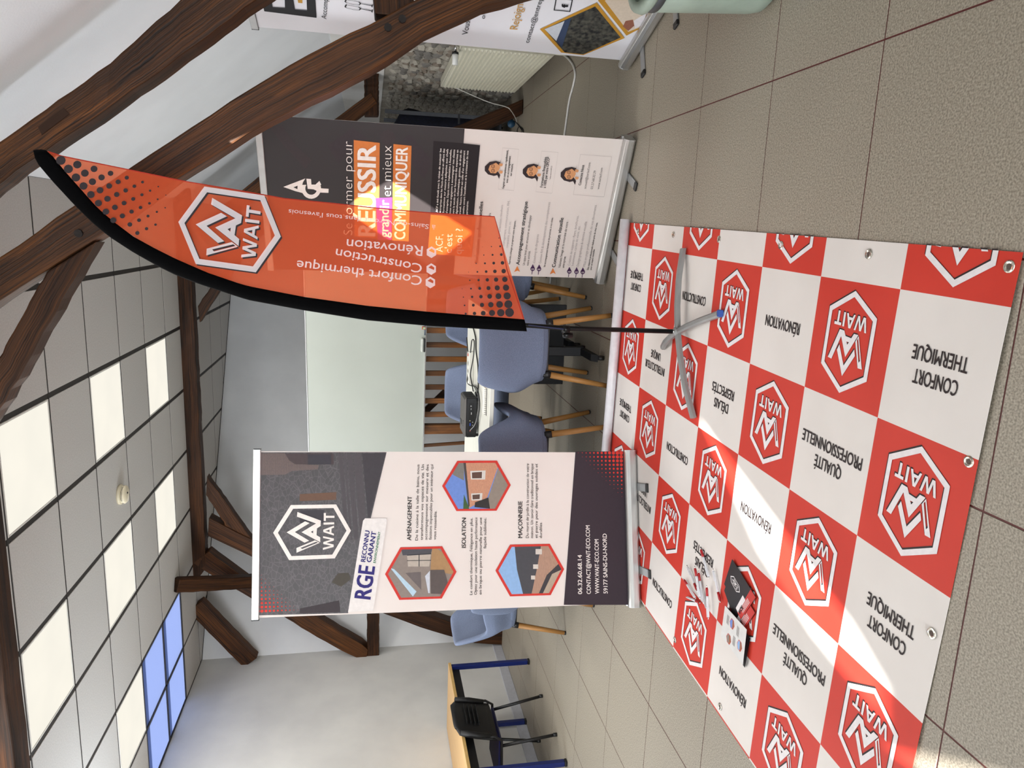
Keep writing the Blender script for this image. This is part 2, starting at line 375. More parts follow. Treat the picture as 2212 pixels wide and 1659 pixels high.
for c in range(-3, 5):
    for r in range(-18, 11):
        cx, cy = CX0-CPX*(c+.5), CY0+CPY*(r+.5)
        if (c, r) in LIGHTS or (c in (3, 4) and r in (2, 3)): continue
        y_edge = back_y(cx)
        if cy-CPY/2 > y_edge or cy+CPY/2 < YF: continue
        if c == 4:                                   # cut panel against the left wall
            w = CX0-CPX*4-.012-XL-.004
            if w > .05: part('ceiling_panel', MB().box(XL+.004, XL+.004+w, cy-hy, cy+hy, ZC, ZC+.018, c=.003), M_panel, ceiling)
            continue
        link('ceiling_panel', pn, ceiling, (cx, cy, ZC))
# right side: rubble wall, plaster band, plastered roof slope with unseen openings cut to the sun patches
zs, zk = 1.32, 1.74
M_mortar = mat('grey_lime_mortar', '#a39d92', .9, col2='#857f75', scale=9, detail=6, bump=.5, bscale=60)
wr = struct('wall_right', MB().box(1.42, 1.6, YF, YB, 0, zs), M_mortar)
pk = part('plaster_band', MB().box(1.405, 1.6, YF, YB, zs, zk), M_plaster, wr)
def sp(y, z, o=0.0): return Vector((slope_x(z)+o*.765, y, z+o*.643))
ztop = 1.74+(1.42-XC)/.841+.05
def to_roof(P):                                  # where the sunlight reaching P comes through the roof slope
    s = SUN_DIR; t = (P.x-1.42+.841*(P.z-1.74))/(s.x+.841*s.z); Q = P-s*t; return (Q.y, Q.z)
_n2 = Vector((.418, .909, 0)); _p2 = Vector((.55, 4.007, 0))
HOLE_A = [to_roof(at_plane(x, y, _p2, _n2)) for x, y in ((842, 390), (1020, 503), (930, 575), (738, 450))]
HOLE_B = [to_roof(at_z(x, y)) for x, y in ((1508, 900), (1640, 1080), (1830, 1338), (1905, 1470), (1903, 1548), (1760, 1375), (1640, 1190), (1560, 1012))]
_v, _f = shape2d([[(YF, zk), (YB, zk), (YB, ztop), (YF, ztop)], HOLE_A, HOLE_B])
sm = MB().add([sp(y, z) for y, z in _v], _f)
wslope = struct('wall_slope', sm, mat('cool_white_paint', '#eef1f4', .7, col2='#e8ebee', scale=3, bump=.12, bscale=110))  # bluish daylight on the slope is put into its base colour
M_glass = bpy.data.materials.new('thin_glass'); M_glass.use_nodes = True; MATS['thin_glass'] = M_glass
_t = M_glass.node_tree; _t.nodes.clear(); _o = _t.nodes.new('ShaderNodeOutputMaterial'); _m = _t.nodes.new('ShaderNodeMixShader'); _a = _t.nodes.new('ShaderNodeBsdfTransparent'); _b = _t.nodes.new('ShaderNodeBsdfGlossy')
_b.inputs['Roughness'].default_value = .05; _m.inputs[0].default_value = .06
_t.links.new(_a.outputs[0], _m.inputs[1]); _t.links.new(_b.outputs[0], _m.inputs[2]); _t.links.new(_m.outputs[0], _o.inputs[0])
for k_, hl in enumerate((HOLE_A, HOLE_B)):
    vv, ff = shape2d([hl]); struct('window_%d' % (k_+2), MB().add([sp(y, z, .05) for y, z in vv], ff), M_glass)  # glass over unseen openings, outlines shaped to throw the sun patches
# rubble stones set in the mortar
M_st = [mat('flint_grey', '#99948a', .85, col2='#79756d', scale=22, bump=.5), mat('flint_pale', '#b9b3a7', .85, col2='#918b80', scale=18, bump=.5), mat('flint_dark', '#7f7b75', .8, col2='#5d5a56', scale=20, bump=.5), mat('flint_brown', '#93877a', .85, col2='#746a60', scale=20, bump=.5)]
def stone_mesh(seed, m):
    r = random.Random(seed); bm = bmesh.new(); bmesh.ops.create_icosphere(bm, subdivisions=1, radius=1)
    for v in bm.verts:
        k = 1+r.uniform(-.28, .22); v.co = Vector((v.co.x*.5*k, v.co.y*k, v.co.z*k))
    me = bpy.data.meshes.new('stone'); bm.to_mesh(me); bm.free(); me.materials.append(m); return me
STN = [stone_mesh(k, M_st[k % 4]) for k in range(12)]
rs = random.Random(3); cand = []
z = .05
while z < zs-.02:
    y = 5.45+rs.uniform(0, .05)
    while y < 9.9:
        w = rs.uniform(.045, .085); h = rs.uniform(.03, .05)
        cand.append((y+w, z+rs.uniform(-.015, .015), w, h)); y += 2*w*.98+rs.uniform(0, .025)
    z += .084
vis = sorted(cand, key=lambda q: q[0]); far = MB()
for k, (y, z, w, h) in enumerate(vis):
    me = STN[rs.randrange(12)]
    if k < 300:
        o = link('stone', me, wr, (1.418, y, z), (rs.uniform(-.5, .5), 0, 0)); o.scale = (.05, w, h)
    else:
        far.add([(1.418+v.co.x*.05, y+v.co.y*w, z+v.co.z*h) for v in me.vertices], [tuple(p.vertices) for p in me.polygons])
fs_ = part('stone_field', far, M_st[0], wr); fs_['kind'] = 'stuff'
# ceiling roof light with four ribbed daylight sheets
M_sheet = bpy.data.materials.new('daylight_sheet'); M_sheet.use_nodes = True; MATS['daylight_sheet'] = M_sheet
_t = M_sheet.node_tree; _t.nodes.clear(); _o = _t.nodes.new('ShaderNodeOutputMaterial'); _a = _t.nodes.new('ShaderNodeBsdfTranslucent'); _b = _t.nodes.new('ShaderNodeBsdfGlossy'); _m = _t.nodes.new('ShaderNodeMixShader')
_c = _t.nodes.new('ShaderNodeTexCoord'); _w = _t.nodes.new('ShaderNodeTexWave'); _w.inputs['Scale'].default_value = 60; _w.bands_direction = 'DIAGONAL'; _r = _t.nodes.new('ShaderNodeValToRGB')
_r.color_ramp.elements[0].color = (.28, .32, .43, 1); _r.color_ramp.elements[1].color = (.32, .36, .48, 1)
_b.inputs['Roughness'].default_value = .3; _m.inputs[0].default_value = .05
_t.links.new(_c.outputs['Object'], _w.inputs['Vector']); _t.links.new(_w.outputs['Fac'], _r.inputs['Fac']); _t.links.new(_r.outputs['Color'], _a.inputs['Color'])
_t.links.new(_a.outputs[0], _m.inputs[1]); _t.links.new(_b.outputs[0], _m.inputs[2]); _t.links.new(_m.outputs[0], _o.inputs[0])
M_bar = mat('dark_glazing_bar', '#2b2a2c', .5)
fr = MB(); gw = .012
xm = CX0-4*CPX; ym = CY0+3*CPY
for y in (wy0, ym, wy1): fr.box(wx0, wx1+gw, y-gw, y+gw, ZC, ZC+.05)
for x in (xm, wx1): fr.box(x-gw, x+gw, wy0, wy1, ZC, ZC+.05)
win = struct('window_1', fr, M_bar)
for (x0, x1) in ((wx0, xm-gw), (xm+gw, wx1-gw)):
    for (y0, y1) in ((wy0+gw, ym-gw), (ym+gw, wy1-gw)):
        part('pane', MB().box(x0, x1, y0, y1, ZC+.008, ZC+.012), M_sheet, win)
tp_ = MB(); tp_.prism([a+Vector((0, 0, ZC-.004)), b+Vector((0, 0, ZC-.004)), b+Vector((0, 0, ZC+.014)), a+Vector((0, 0, ZC+.014))], -nrm*.016); struct('trim_1', tp_, M_plenum)
struct('trim_2', MB().box(XC-.03, XC+.012, YF, YB, ZC-.003, ZC+.02), M_plenum)
struct('trim_3', MB().box(XL, XL+.014, YF, 7.34, ZC-.003, ZC+.014), M_plenum)
# LED panels
M_led = bpy.data.materials.new('led_diffuser'); M_led.use_nodes = True; MATS['led_diffuser'] = M_led
_t = M_led.node_tree; _t.nodes.clear(); _o = _t.nodes.new('ShaderNodeOutputMaterial'); _e = _t.nodes.new('ShaderNodeEmission'); _c = _t.nodes.new('ShaderNodeTexCoord'); _n = _t.nodes.new('ShaderNodeTexNoise'); _r = _t.nodes.new('ShaderNodeValToRGB')
_n.inputs['Scale'].default_value = 3; _r.color_ramp.elements[0].color = (.86, .83, .74, 1); _r.color_ramp.elements[1].color = (1.0, .95, .83, 1)
_t.links.new(_c.outputs['Object'], _n.inputs['Vector']); _t.links.new(_n.outputs['Fac'], _r.inputs['Fac']); _t.links.new(_r.outputs['Color'], _e.inputs['Color']); _e.inputs['Strength'].default_value = .93
_t.links.new(_e.outputs[0], _o.inputs[0])
M_alu_w = mat('white_lamp_frame', '#e8e6e0', .4)
LED_W = 11.0
led_frame = MB()
for q in ((-hx, hx, -hy, -hy+.012), (-hx, hx, hy-.012, hy), (-hx, -hx+.012, -hy+.012, hy-.012), (hx-.012, hx, -hy+.012, hy-.012)): led_frame.box(*q, 0, .016, c=.002)
led_frame = led_frame.mesh('frame', M_alu_w); led_diff = MB().box(-hx+.012, hx-.012, -hy+.012, hy-.012, .003, .014).mesh('diffuser', M_led)
LED_LABEL = {(-1, -1): 'square lit ceiling panel above the roll-up with stone house print, largest in its row', (-1, 1): 'square lit ceiling panel between smoke alarm and feather flag', (-1, 3): 'small lit ceiling panel nearest the far tie beam and the feather flag',
             (1, -1): 'large lit ceiling panel next to the near tie beam on the window side', (1, 1): 'lit ceiling panel between smoke alarm and daylight window', (1, 3): 'small lit ceiling panel against the far tie beam on the window side', (3, -1): 'lit ceiling panel at the left picture edge before the daylight window', (3, 1): 'lit ceiling panel right beside the blue daylight window'}
for (c, r) in LIGHTS:
    cx, cy = CX0-CPX*(c+.5), CY0+CPY*(r+.5)
    lt = thing('ceiling_light', LED_LABEL.get((c, r), {-1: 'lit ceiling panel in the nearest row, towards the roof slope', 1: 'lit ceiling panel in the middle of the nearest row', 3: 'lit ceiling panel in the nearest row, towards the left wall'}[c]), 'ceiling light', (cx, cy, ZC), 0, 'square light panels in the ceiling')
    link('frame', led_frame, lt); link('diffuser', led_diff, lt)
    ld = bpy.data.lights.new('led', 'AREA'); ld.shape = 'RECTANGLE'; ld.size = .54; ld.size_y = .54; ld.energy = LED_W; ld.color = (1.0, .975, .94)
    lo = link('led', ld, lt, (0, 0, -.004))
# smoke alarm
M_cream = mat('cream_plastic', '#ddd2b6', .4)
sa = thing('smoke_alarm', 'round cream smoke alarm with dark slots on a ceiling panel', 'smoke alarm', (-1.907, 5.271, ZC)); sa.scale = (1.15, 1.15, 1.15)
part('mounting_plate', MB().lathe([(.062, 0), (.062, -.012), (.058, -.016)], 32), M_cream, sa, True)
part('housing', MB().lathe([(.054, -.014), (.056, -.02), (.056, -.034), (.05, -.042), (.02, -.045), (.001, -.045)], 32), M_cream, sa, True)
sl_ = MB()
for zz in (-.024, -.030):
    for k in range(0, 24):
        if k % 8 == 7: continue
        g0, g1 = 2*math.pi*k/24, 2*math.pi*(k+1)/24
        sl_.add([(.0566*math.cos(g), .0566*math.sin(g), q) for q in (zz, zz+.0025) for g in (g0, g1)], [(0, 1, 3, 2)])
part('vent_slot', sl_, mat('black_slot', '#141414', .6), sa)
part('test_button', MB().lathe([(.006, -.045), (.006, -.049), (.001, -.05)], 12, origin=(.01, 0, 0)), mat('black_slot', '#141414', .6), sa)
# =================================================================== TRUSSES
def px_y(l, Y): return [at_y(x, y, Y) for x, y in l]
Y2, T2 = 3.22, .14
tr = thing('timber_truss', 'near old oak truss with curved leg crossing the upper right behind the flag', 'truss', (0, 0, 0))
U = px_y([(0, 555), (160, 443), (276, 364), (400, 283), (560, 180), (650, 125), (740, 78), (810, 45), (890, 0)], Y2)+[Vector((1.16, Y2, .80)), Vector((1.36, Y2, 0))]
M = px_y([(0, 648), (96, 585), (225, 505), (380, 387), (481, 327), (560, 273), (661, 223), (818, 142), (915, 76), (1046, 15)], Y2)+[Vector((1.10, Y2, .5)), Vector((1.20, Y2, 0))]
U = [Vector((-.32, Y2, 3.12))]+U[0:]; M = [Vector((-.52, Y2, 3.12))]+M
strip_beam('curved_leg', U, M, (0, T2, 0), M_oak, tr, n=40, seed=1)
U = px_y([(0, 306), (60, 262), (121, 220), (220, 149), (278, 96), (390, 0)], Y2); M = px_y([(0, 395), (101, 321), (218, 243), (266, 210), (367, 137), (532, 15)], Y2)
U = [Vector((.03, Y2, 3.16))]+U+[Vector((1.40, Y2, 1.52))]; M = [Vector((-.16, Y2, 3.16))]+M+[Vector((1.16, Y2, 1.50))]
rf = strip_beam('rafter', U, M, (0, T2, 0), M_oak, tr, n=36, seed=2)
U = px_y([(99, 587), (0, 769)], Y2+.01); M = px_y([(205, 522), (0, 884)], Y2+.01)
U.append(Vector((U[1].x-.22, Y2+.01, 3.08))); M.append(Vector((M[1].x-.20, Y2+.01, 3.08)))
strip_beam('brace', U, M, (0, T2-.02, 0), M_oak2, tr, n=20, seed=3)
strip_beam('wall_tie', [Vector((.86, Y2+.01, 1.43)), Vector((1.415, Y2+.01, 1.47))], [Vector((.86, Y2+.01, 1.27)), Vector((1.415, Y2+.01, 1.30))], (0, T2-.02, 0), M_oak2, tr, n=8, seed=4)
strip_beam('tie_beam', [Vector((-4.515, Y2, 3.24)), Vector((.2, Y2, 3.24))], [Vector((-4.515, Y2, 3.035)), Vector((.2, Y2, 3.035))], (0, T2, 0), M_oak2, tr, n=40, seed=5)
# left half of the same truss, mostly outside the picture
strip_beam('curved_leg', [Vector((-2.88, Y2, 3.06)), Vector((-3.6, Y2, 2.2)), Vector((-4.1, Y2, 1.2)), Vector((-4.5, Y2, 0))], [Vector((-2.62, Y2, 3.06)), Vector((-3.4, Y2, 2.1)), Vector((-3.9, Y2, 1.1)), Vector((-4.3, Y2, 0))], (0, T2, 0), M_oak2, tr, seed=6)
mort = at_y(112, 262, Y2-.004)
M_dark = mat('deep_shadow_wood', '#140b06', .8)  # near-black wood tone of the pegs
q = [at_y(x, y, Y2-.005) for x, y in ((82, 274), (137, 233), (150, 246), (90, 291))]
part('mortise', MB().prism(q, (0, .004, 0)), M_oak2, tr)
for (x, y) in ((838, 60), (869, 42), (171, 504)):
    c = at_y(x, y, Y2); part('peg', MB().tube([c+Vector((0, -.012, 0)), c+Vector((0, .02, 0))], .016, 8), M_dark, tr)
Y3, T3 = 7.17, .14
t3 = thing('timber_truss', 'far dark oak truss with tie beam under the ceiling, behind the roll-up with hexagon pictures', 'truss', (0, 0, 0))
tie_l = [Vector((-3.9, Y3, 3.24)), Vector((.9, Y3, 3.24))]
strip_beam('tie_beam', [Vector((-3.62, Y3, 3.22)), Vector((.2, Y3, 3.22))], [Vector((-3.40, Y3, 3.065)), Vector((.30, Y3, 3.065))], (0, T3, 0), M_oak2, t3, n=36, seed=11, jit=.005)
def pb(name, u, m_, seed, y=Y3, t=T3, mt=M_oak2, n=22, jit=.004): return strip_beam(name, px_y(u, y), px_y(m_, y), (0, t, 0), mt, t3, n=n, seed=seed, jit=jit)
pb('curved_leg', [(449, 1158), (538, 1200), (690, 1275), (820, 1322), (900, 1352), (973, 1375), (1030, 1391), (1085, 1393)], [(451, 1118), (503, 1147), (690, 1235), (820, 1290), (890, 1318), (973, 1344), (1030, 1358), (1090, 1362)], 12)
pb('rafter', [(416, 1216), (480, 1257), (601, 1326), (690, 1380), (765, 1420), (792, 1422)], [(451, 1192), (538, 1256), (672, 1325), (730, 1362), (791, 1397), (795, 1404)], 13, mt=M_oak)
pb('brace', [(445, 1069), (498, 1154), (520, 1180)], [(447, 1029), (539, 1158), (555, 1182)], 14, y=Y3+.02, t=.10)
pb('wall_tie', [(793, 1290), (793, 1422)], [(819, 1290), (819, 1420)], 15, y=Y3+.01, t=.12)
# right half
pb('curved_leg', [(437, 575), (560, 470), (700, 390), (850, 320), (983, 273), (1060, 243), (1130, 214)], [(440, 612), (560, 510), (700, 430), (850, 363), (983, 306), (1053, 278), (1129, 246)], 16)
pb('rafter', [(420, 495), (560, 380), (731, 251), (789, 208), (800, 198)], [(440, 520), (580, 405), (773, 255), (789, 243), (815, 222)], 17, mt=M_oak)
pb('brace', [(427, 661), (452, 624), (545, 500)], [(431, 697), (472, 632), (560, 505)], 18, y=Y3+.02, t=.10)
pb('wall_tie', [(787, 250), (787, 157)], [(818, 250), (818, 156)], 19, y=Y3+.01, t=.12)
bar_beam('wind_brace', (-3.23, 6.50, 3.2), (-3.60, 7.24, 2.60), .13, .12, M_oak2, t3, side=(1, 0, 0), seed=20, n=12)
bar_beam('wall_brace', (-3.83, 7.26, 3.2), (-4.505, 7.245, 2.68), .17, .12, M_oak, t3, seed=21, n=12)
# =================================================================== ROLL-UP BANNERS
M_alu = mat('brushed_aluminium', '#c9c9c7', .32, metal=.85, col2='#b4b4b2', scale=8, stretch=(1, 40, 40))
M_alup = mat('satin_aluminium_end', '#c2c2c2', .38, metal=.85)
M_blkp = mat('black_plastic', '#121214', .45)
M_cream_f = mat('cream_banner_print', '#e3d8d2', .55, col2='#dfd3cd', scale=3)
M_white_f = mat('white_banner_print', '#d9d9de', .55, col2='#d4d4da', scale=3)
M_foot = mat('grey_banner_foot', '#9a9b9c', .4, metal=.3)
I_blk = flat('ink_black', '#17161a'); I_grey = flat('ink_grey', '#8d8788'); I_cream = flat('ink_cream', '#eee5df'); I_white = flat('ink_white', '#e4dfe0')
I_red = flat('ink_red', '#cf3328'); I_navy = flat('ink_navy', '#2a2170'); I_green = flat('ink_green', '#1f7a4d'); I_orange = flat('ink_orange', '#d0783a')
I_plum = flat('ink_plum', '#4a2a52'); I_mag = flat('ink_magenta', '#b4389f'); I_gold = flat('ink_gold', '#b8872e'); I_line = flat('ink_hairline', '#b3a9a5')
class Banner:
    def __init__(s, name, label, pL, pR, top, lean, fabric, margin=.0):
        pL, pR = Vector(pL), Vector(pR); s.o = (pL+pR)/2; ex = (pR-pL).normalized(); s.W = (pR-pL).length
        s.ex = ex; s.n = Vector((-ex.y, ex.x, 0)); s.lean = lean; s.top = top
        s.t = thing(name, label, 'roll-up banner', s.o, math.atan2(ex.y, ex.x))
        w = s.W/2; L = lean
        # fabric, top rail, cassette, feet, pole
        fb = MB(); n = 12
        for i in range(n+1):
            z = lerp(.062, top-.012, i/n)
            for x in (-w+.006, w-.006): fb.v.append((x+L*z, -.0006*math.sin(i), z)); fb.v.append((x+L*z, .0012, z))
        for i in range(n):
            a = i*4; b = a+4
            for q in ((a, a+2, b+2, b), (a+1, b+1, b+3, a+3), (a, b, b+1, a+1), (a+2, a+3, b+3, b+2)): fb.f.append(q); fb.mi.append(0)
        part('printed_sheet', fb, fabric, s.t)
        tb = MB().box(-w-.004, w+.004, -.009, .009, top-.024, top+.012, c=.003)
        o = part('top_rail', tb, M_alup, s.t); o.location = (L*top, 0, 0)
        for sx in (-1, 1):
            e = part('rail_cap', MB().box(sx*(w+.005)-.002, sx*(w+.005)+.002, -.009, .009, top-.024, top+.012), M_blkp, s.t); e.location = (L*top, 0, 0)
        prof = [(-.045, .012), (-.05, .022), (-.05, .05), (-.042, .066), (-.03, .073), (-.012, .073), (-.010, .066), (.010, .066), (.012, .073), (.032, .073), (.046, .06), (.05, .04), (.048, .012)]
        ca = MB().prism([(-w-.002, y, z) for y, z in prof], (s.W+.004, 0, 0))
        part('cassette', ca, M_alu, s.t, bevel=.002)
        for sx in (-1, 1):
            x = sx*(w+.004)
            part('end_cap', MB().prism([(x-.004, y*1.02, z) for y, z in prof], (.008, 0, 0)), M_alup, s.t)
        for fx in (-.27*s.W, .27*s.W):
            part('foot', MB().box(fx-.022, fx+.022, -.17, .12, .001, .011, c=.003), M_foot, s.t)
            part('foot_tip', MB().box(fx-.024, fx+.024, -.195, -.165, 0, .014, c=.004), M_blkp, s.t)
        part('support_pole', MB().tube([(0, .018, .05), (L*top, .018, top-.02)], .008, 8), M_alup, s.t)
        s.pr = Print(lambda a, b, l: (a+L*b, -.0022-.0007*l, b), s.t)
    def st(s, x, y):
        P = at_plane(x, y, s.o, s.n); a = (P-s.o).dot(s.ex); return (a-s.lean*P.z, P.z)
    def poly(s, name, m, pts, layer=1, holes=()): s.pr.poly(name, m, [s.st(*p) for p in pts], layer, [[s.st(*p) for p in h] for h in holes])
    def text(s, name, m, body, p0, p1, cap, bold=0.0, layer=4):
        a, b = s.st(*p0), s.st(*p1); e = s.st(p0[0]-cap, p0[1])
        s.pr.text(name, m, body, a, b, math.hypot(e[0]-a[0], e[1]-a[1]), bold, layer)
    def disc(s, name, m, c, r, layer=2):
        a = s.st(*c); b = s.st(c[0]+r, c[1]); s.pr.disc(name, m, a, math.hypot(a[0]-b[0], a[1]-b[1]), layer)
def crop(ox, oy, sc): return lambda *p: [(ox+x/sc, oy+y/sc) for x, y in p]
def inset(poly, d):
    cx = sum(p[0] for p in poly)/len(poly); cy = sum(p[1] for p in poly)/len(poly)
    return [(cx+(x-cx)*d, cy+(y-cy)*d) for x, y in poly]
def clip_poly(poly, hexa):
    """keep the part of poly inside convex hexa (both in pixels)"""
    ar = sum(hexa[i][0]*hexa[(i+1) % len(hexa)][1]-hexa[(i+1) % len(hexa)][0]*hexa[i][1] for i in range(len(hexa)))
    out = poly
    for i in range(len(hexa)):
        a, b = hexa[i], hexa[(i+1) % len(hexa)]; src = out; out = []
        def side(p): return ((b[0]-a[0])*(p[1]-a[1])-(b[1]-a[1])*(p[0]-a[0]))*(1 if ar > 0 else -1)
        for k in range(len(src)):
            p, q = src[k], src[(k+1) % len(src)]; sp_, sq_ = side(p), side(q)
            if sp_ >= 0: out.append(p)
            if (sp_ >= 0) != (sq_ >= 0):
                t = sp_/(sp_-sq_); out.append((p[0]+(q[0]-p[0])*t, p[1]+(q[1]-p[1])*t))
        if not out: break
    return out
def brick_mat(name, c1, c2, mortar, scale, flat_=False):
    if name in MATS: return MATS[name]
    m = bpy.data.materials.new(name); m.use_nodes = True; MATS[name] = m; nt = m.node_tree; b = nt.nodes['Principled BSDF']; b.inputs['Roughness'].default_value = .55
    tc = nt.nodes.new('ShaderNodeTexCoord'); mp = nt.nodes.new('ShaderNodeMapping'); mp.inputs['Rotation'].default_value = (math.pi/2, 0, 0)
    br = nt.nodes.new('ShaderNodeTexBrick'); br.inputs['Scale'].default_value = scale; br.inputs['Mortar Size'].default_value = .03
    br.inputs['Color1'].default_value = (*lin(c1), 1); br.inputs['Color2'].default_value = (*lin(c2), 1); br.inputs['Mortar'].default_value = (*lin(mortar), 1)
    nt.links.new(tc.outputs['Object'], mp.inputs['Vector']); nt.links.new(mp.outputs['Vector'], br.inputs['Vector']); nt.links.new(br.outputs['Color'], b.inputs['Base Color']); return m
def stone_print(name):
    m = bpy.data.materials.new(name); m.use_nodes = True; MATS[name] = m; nt = m.node_tree; b = nt.nodes['Principled BSDF']; b.inputs['Roughness'].default_value = .5
    tc = nt.nodes.new('ShaderNodeTexCoord'); mp = nt.nodes.new('ShaderNodeMapping'); mp.inputs['Scale'].default_value = (34, 1, 52)
    v = nt.nodes.new('ShaderNodeTexVoronoi'); v.feature = 'DISTANCE_TO_EDGE'; v.inputs['Scale'].default_value = 1
    v2 = nt.nodes.new('ShaderNodeTexVoronoi'); v2.inputs['Scale'].default_value = 1
    r = nt.nodes.new('ShaderNodeValToRGB'); r.color_ramp.elements[0].position = .0; r.color_ramp.elements[0].color = (*lin('#5e575a'), 1); r.color_ramp.elements[1].position = .09; r.color_ramp.elements[1].color = (*lin('#453f42'), 1)
    hs = nt.nodes.new('ShaderNodeMix'); hs.data_type = 'RGBA'; hs.blend_type = 'MULTIPLY'; hs.inputs['Factor'].default_value = .35
    nt.links.new(tc.outputs['Object'], mp.inputs['Vector'])
    nt.links.new(mp.outputs['Vector'], v.inputs['Vector']); nt.links.new(mp.outputs['Vector'], v2.inputs['Vector'])
    nt.links.new(v.outputs['Distance'], r.inputs['Fac']); nt.links.new(r.outputs['Color'], hs.inputs[6]); bw = nt.nodes.new('ShaderNodeRGBToBW'); nt.links.new(v2.outputs['Color'], bw.inputs['Color']); nt.links.new(bw.outputs['Val'], hs.inputs[7]); nt.links.new(hs.outputs[2], b.inputs['Base Color'])
    return m
# ---- house-builder roll-up at the left
B1 = Banner('rollup_banner', 'roll-up banner printed with a dark stone house, white hexagon emblem and three hexagon pictures', (-1.950, 3.412, 0), (-1.152, 3.650, 0), 2.012, .022, M_cream_f)
c2 = crop(540, 960, 4.365); c3 = crop(940, 960, 4.365)
M_stonep = stone_print('printed_stone_wall')
B1.poly('house_picture', M_stonep, c2((70, 76), (1288, 74), (925, 1590), (20, 1612)), 1)
M_bk = brick_mat('printed_dim_brick', '#5d4842', '#4f3d3a', '#6f6362', 60)
B1.poly('printed_brick', M_bk, c2((75, 84), (330, 84), (370, 150), (420, 185), (650, 195), (640, 235), (400, 250), (330, 285), (75, 290)), 2)
B1.poly('printed_arch', flat('print_dim_brown', '#4b3f41'), c2((335, 86), (790, 86), (790, 190), (430, 188), (370, 150)), 2)
B1.poly('printed_door', flat('print_dim_slate', '#3c3940'), c2((545, 95), (765, 95), (765, 188), (545, 188)), 3)
M_board = flat('print_dim_board', '#514b4f')
for k, (xa, xb) in enumerate(((830, 872), (880, 905), (912, 965), (972, 1050))):
    B1.poly('printed_board', M_board, c2((xa, 86), (xb, 86), (xb+60, 900), (xa+70, 900)), 2)
B1.poly('printed_gravel', flat('print_gravel', '#403b40'), c2((1058, 86), (1278, 82), (1130, 690), (1112, 690)), 3)
B1.poly('printed_shutter', flat('print_shutter', '#6b4f40'), c2((470, 468), (815, 450), (812, 522), (468, 535)), 2)
B1.poly('printed_window', flat('print_dim_slate', '#3c3940'), c2((470, 620), (700, 615), (700, 740), (470, 740)), 2)
B1.poly('printed_gate', flat('print_gate', '#3a3236'), c2((470, 1548), (840, 1470), (852, 1580), (470, 1592)), 3)
B1.poly('printed_bush', flat('print_bush', '#4a443c'), c2((770, 1300), (830, 1215), (930, 1210), (950, 1270), (860, 1340)), 3)
ap = B1.st(*c2((220, 832))[0]); bp = B1.st(*c2((952, 812))[0]); eh = math.hypot(ap[0]-bp[0], ap[1]-bp[1])
eo = ((ap[0]+bp[0])/2, (ap[1]+bp[1])/2); up = ((ap[0]-bp[0]), (ap[1]-bp[1])); rt = (up[1], -up[0])
B1.pr.shape('emblem', I_cream, EMBLEM, eo, rt, up, 5)
B1.poly('badge_panel', flat('badge_white', '#e8e1de'), c2((1085, 696), (1278, 694), (1292, 712), (1162, 1566), (925, 1578), (1066, 718)), 4)
B1.text('badge_lettering', I_navy, 'RGE', *c2((1133, 1462), (1178, 1150)), 34, .028, 6)
B1.text('badge_lettering', I_navy, 'RECONNU', *c2((1086, 1108), (1129, 814)), 9.6, .026, 6)
B1.text('badge_lettering', I_navy, 'GARANT', *c2((1142, 1112), (1192, 822)), 10.2, .026, 6)
B1.text('badge_lettering_small', I_green, 'ENVIRONNEMENT', *c2((1184, 1118), (1232, 824)), 5.2, .014, 6)
for body, p, q in (('AMÉNAGEMENT', *c2((1520, 905), (1525, 488))), ('ISOLATION', *c3((288, 975), (290, 692))), ('MAÇONNERIE', *c3((820, 882), (820, 535)))):
    B1.text('heading', I_blk, body, p, q, 8.8, .013)
for body, p, q in (('De la cuisine à la salle de bains, nous', *c2((1583, 905), (1597, 190))), ('transformons vos espaces de vie. Un', *c2((1630, 900), (1641, 190))),
                   ('accompagnement sur mesure et des', *c2((1671, 900), (1684, 190))), ('finitions impeccables pour un intérieur qui', *c2((1712, 898), (1726, 190))), ('vous ressemble.', *c2((1754, 898), (1761, 625))),
                   ("Le confort thermique, l'élégance en plus.", *c3((350, 1418), (352, 692))), ('Optez pour une isolation haute performance', *c3((393, 1416), (397, 688))),
                   ('en brique ou pierre naturelle pour une', *c3((437, 1414), (440, 690))), ('façade sublimée.', *c3((480, 980), (482, 692))),
                   ('Du muret de jardin à la construction de votre', *c3((880, 882), (883, 182))), ('maison. Un savoir-faire traditionnel en brique', *c3((922, 882), (925, 182))),
                   ('et pierre pour des ouvrages solides et', *c3((965, 882), (965, 182))), ('durables.', *c3((1006, 882), (1006, 732)))):
    B1.text('paragraph', I_blk, body, p, q, 6.0, .0)
I_aub = flat('ink_aubergine', '#33262f')
B1.poly('footer_block', I_aub, c3((1322, 66), (1822, 66), (1850, 1512), (1212, 1512)), 1)
for body, p, q in (('06.32.60.68.14', *c3((1383, 1410), (1380, 1040))), ('CONTACT@WAIT-ECO.COM', *c3((1465, 1408), (1455, 762))), ('WWW.WAIT-ECO.COM', *c3((1545, 1406), (1538, 893))), ('59177 SAINS-DU-NORD', *c3((1624, 1404), (1614, 840)))):
    B1.text('contact_lines', I_cream, body, p, q, 8.8, .016)
for a in range(12):
    for b in range(12):
        if a+b < 12:
            r = 4.2*(1-(a+b)/12.6)
            B1.disc('halftone_dots', I_red, c3((1752-36.7*a+b*.6, 80+37.3*b))[0], r, 3)
            B1.disc('halftone_dots', I_red, c2((32+37.5*a+(12-b)*.6, 1572-37.5*b-a*1.2))[0], r*1.02, 3)
def hexpic(c, pts, items):
    h = c(*pts); B1.poly('picture_border', I_red, h, 2); inn = inset(h, .915)
    for name, m, q in items:
        k = clip_poly(c(*q), inn)
        if len(k) > 2: B1.poly(name, m, k, 3+items.index((name, m, q))*.25)
F = flat
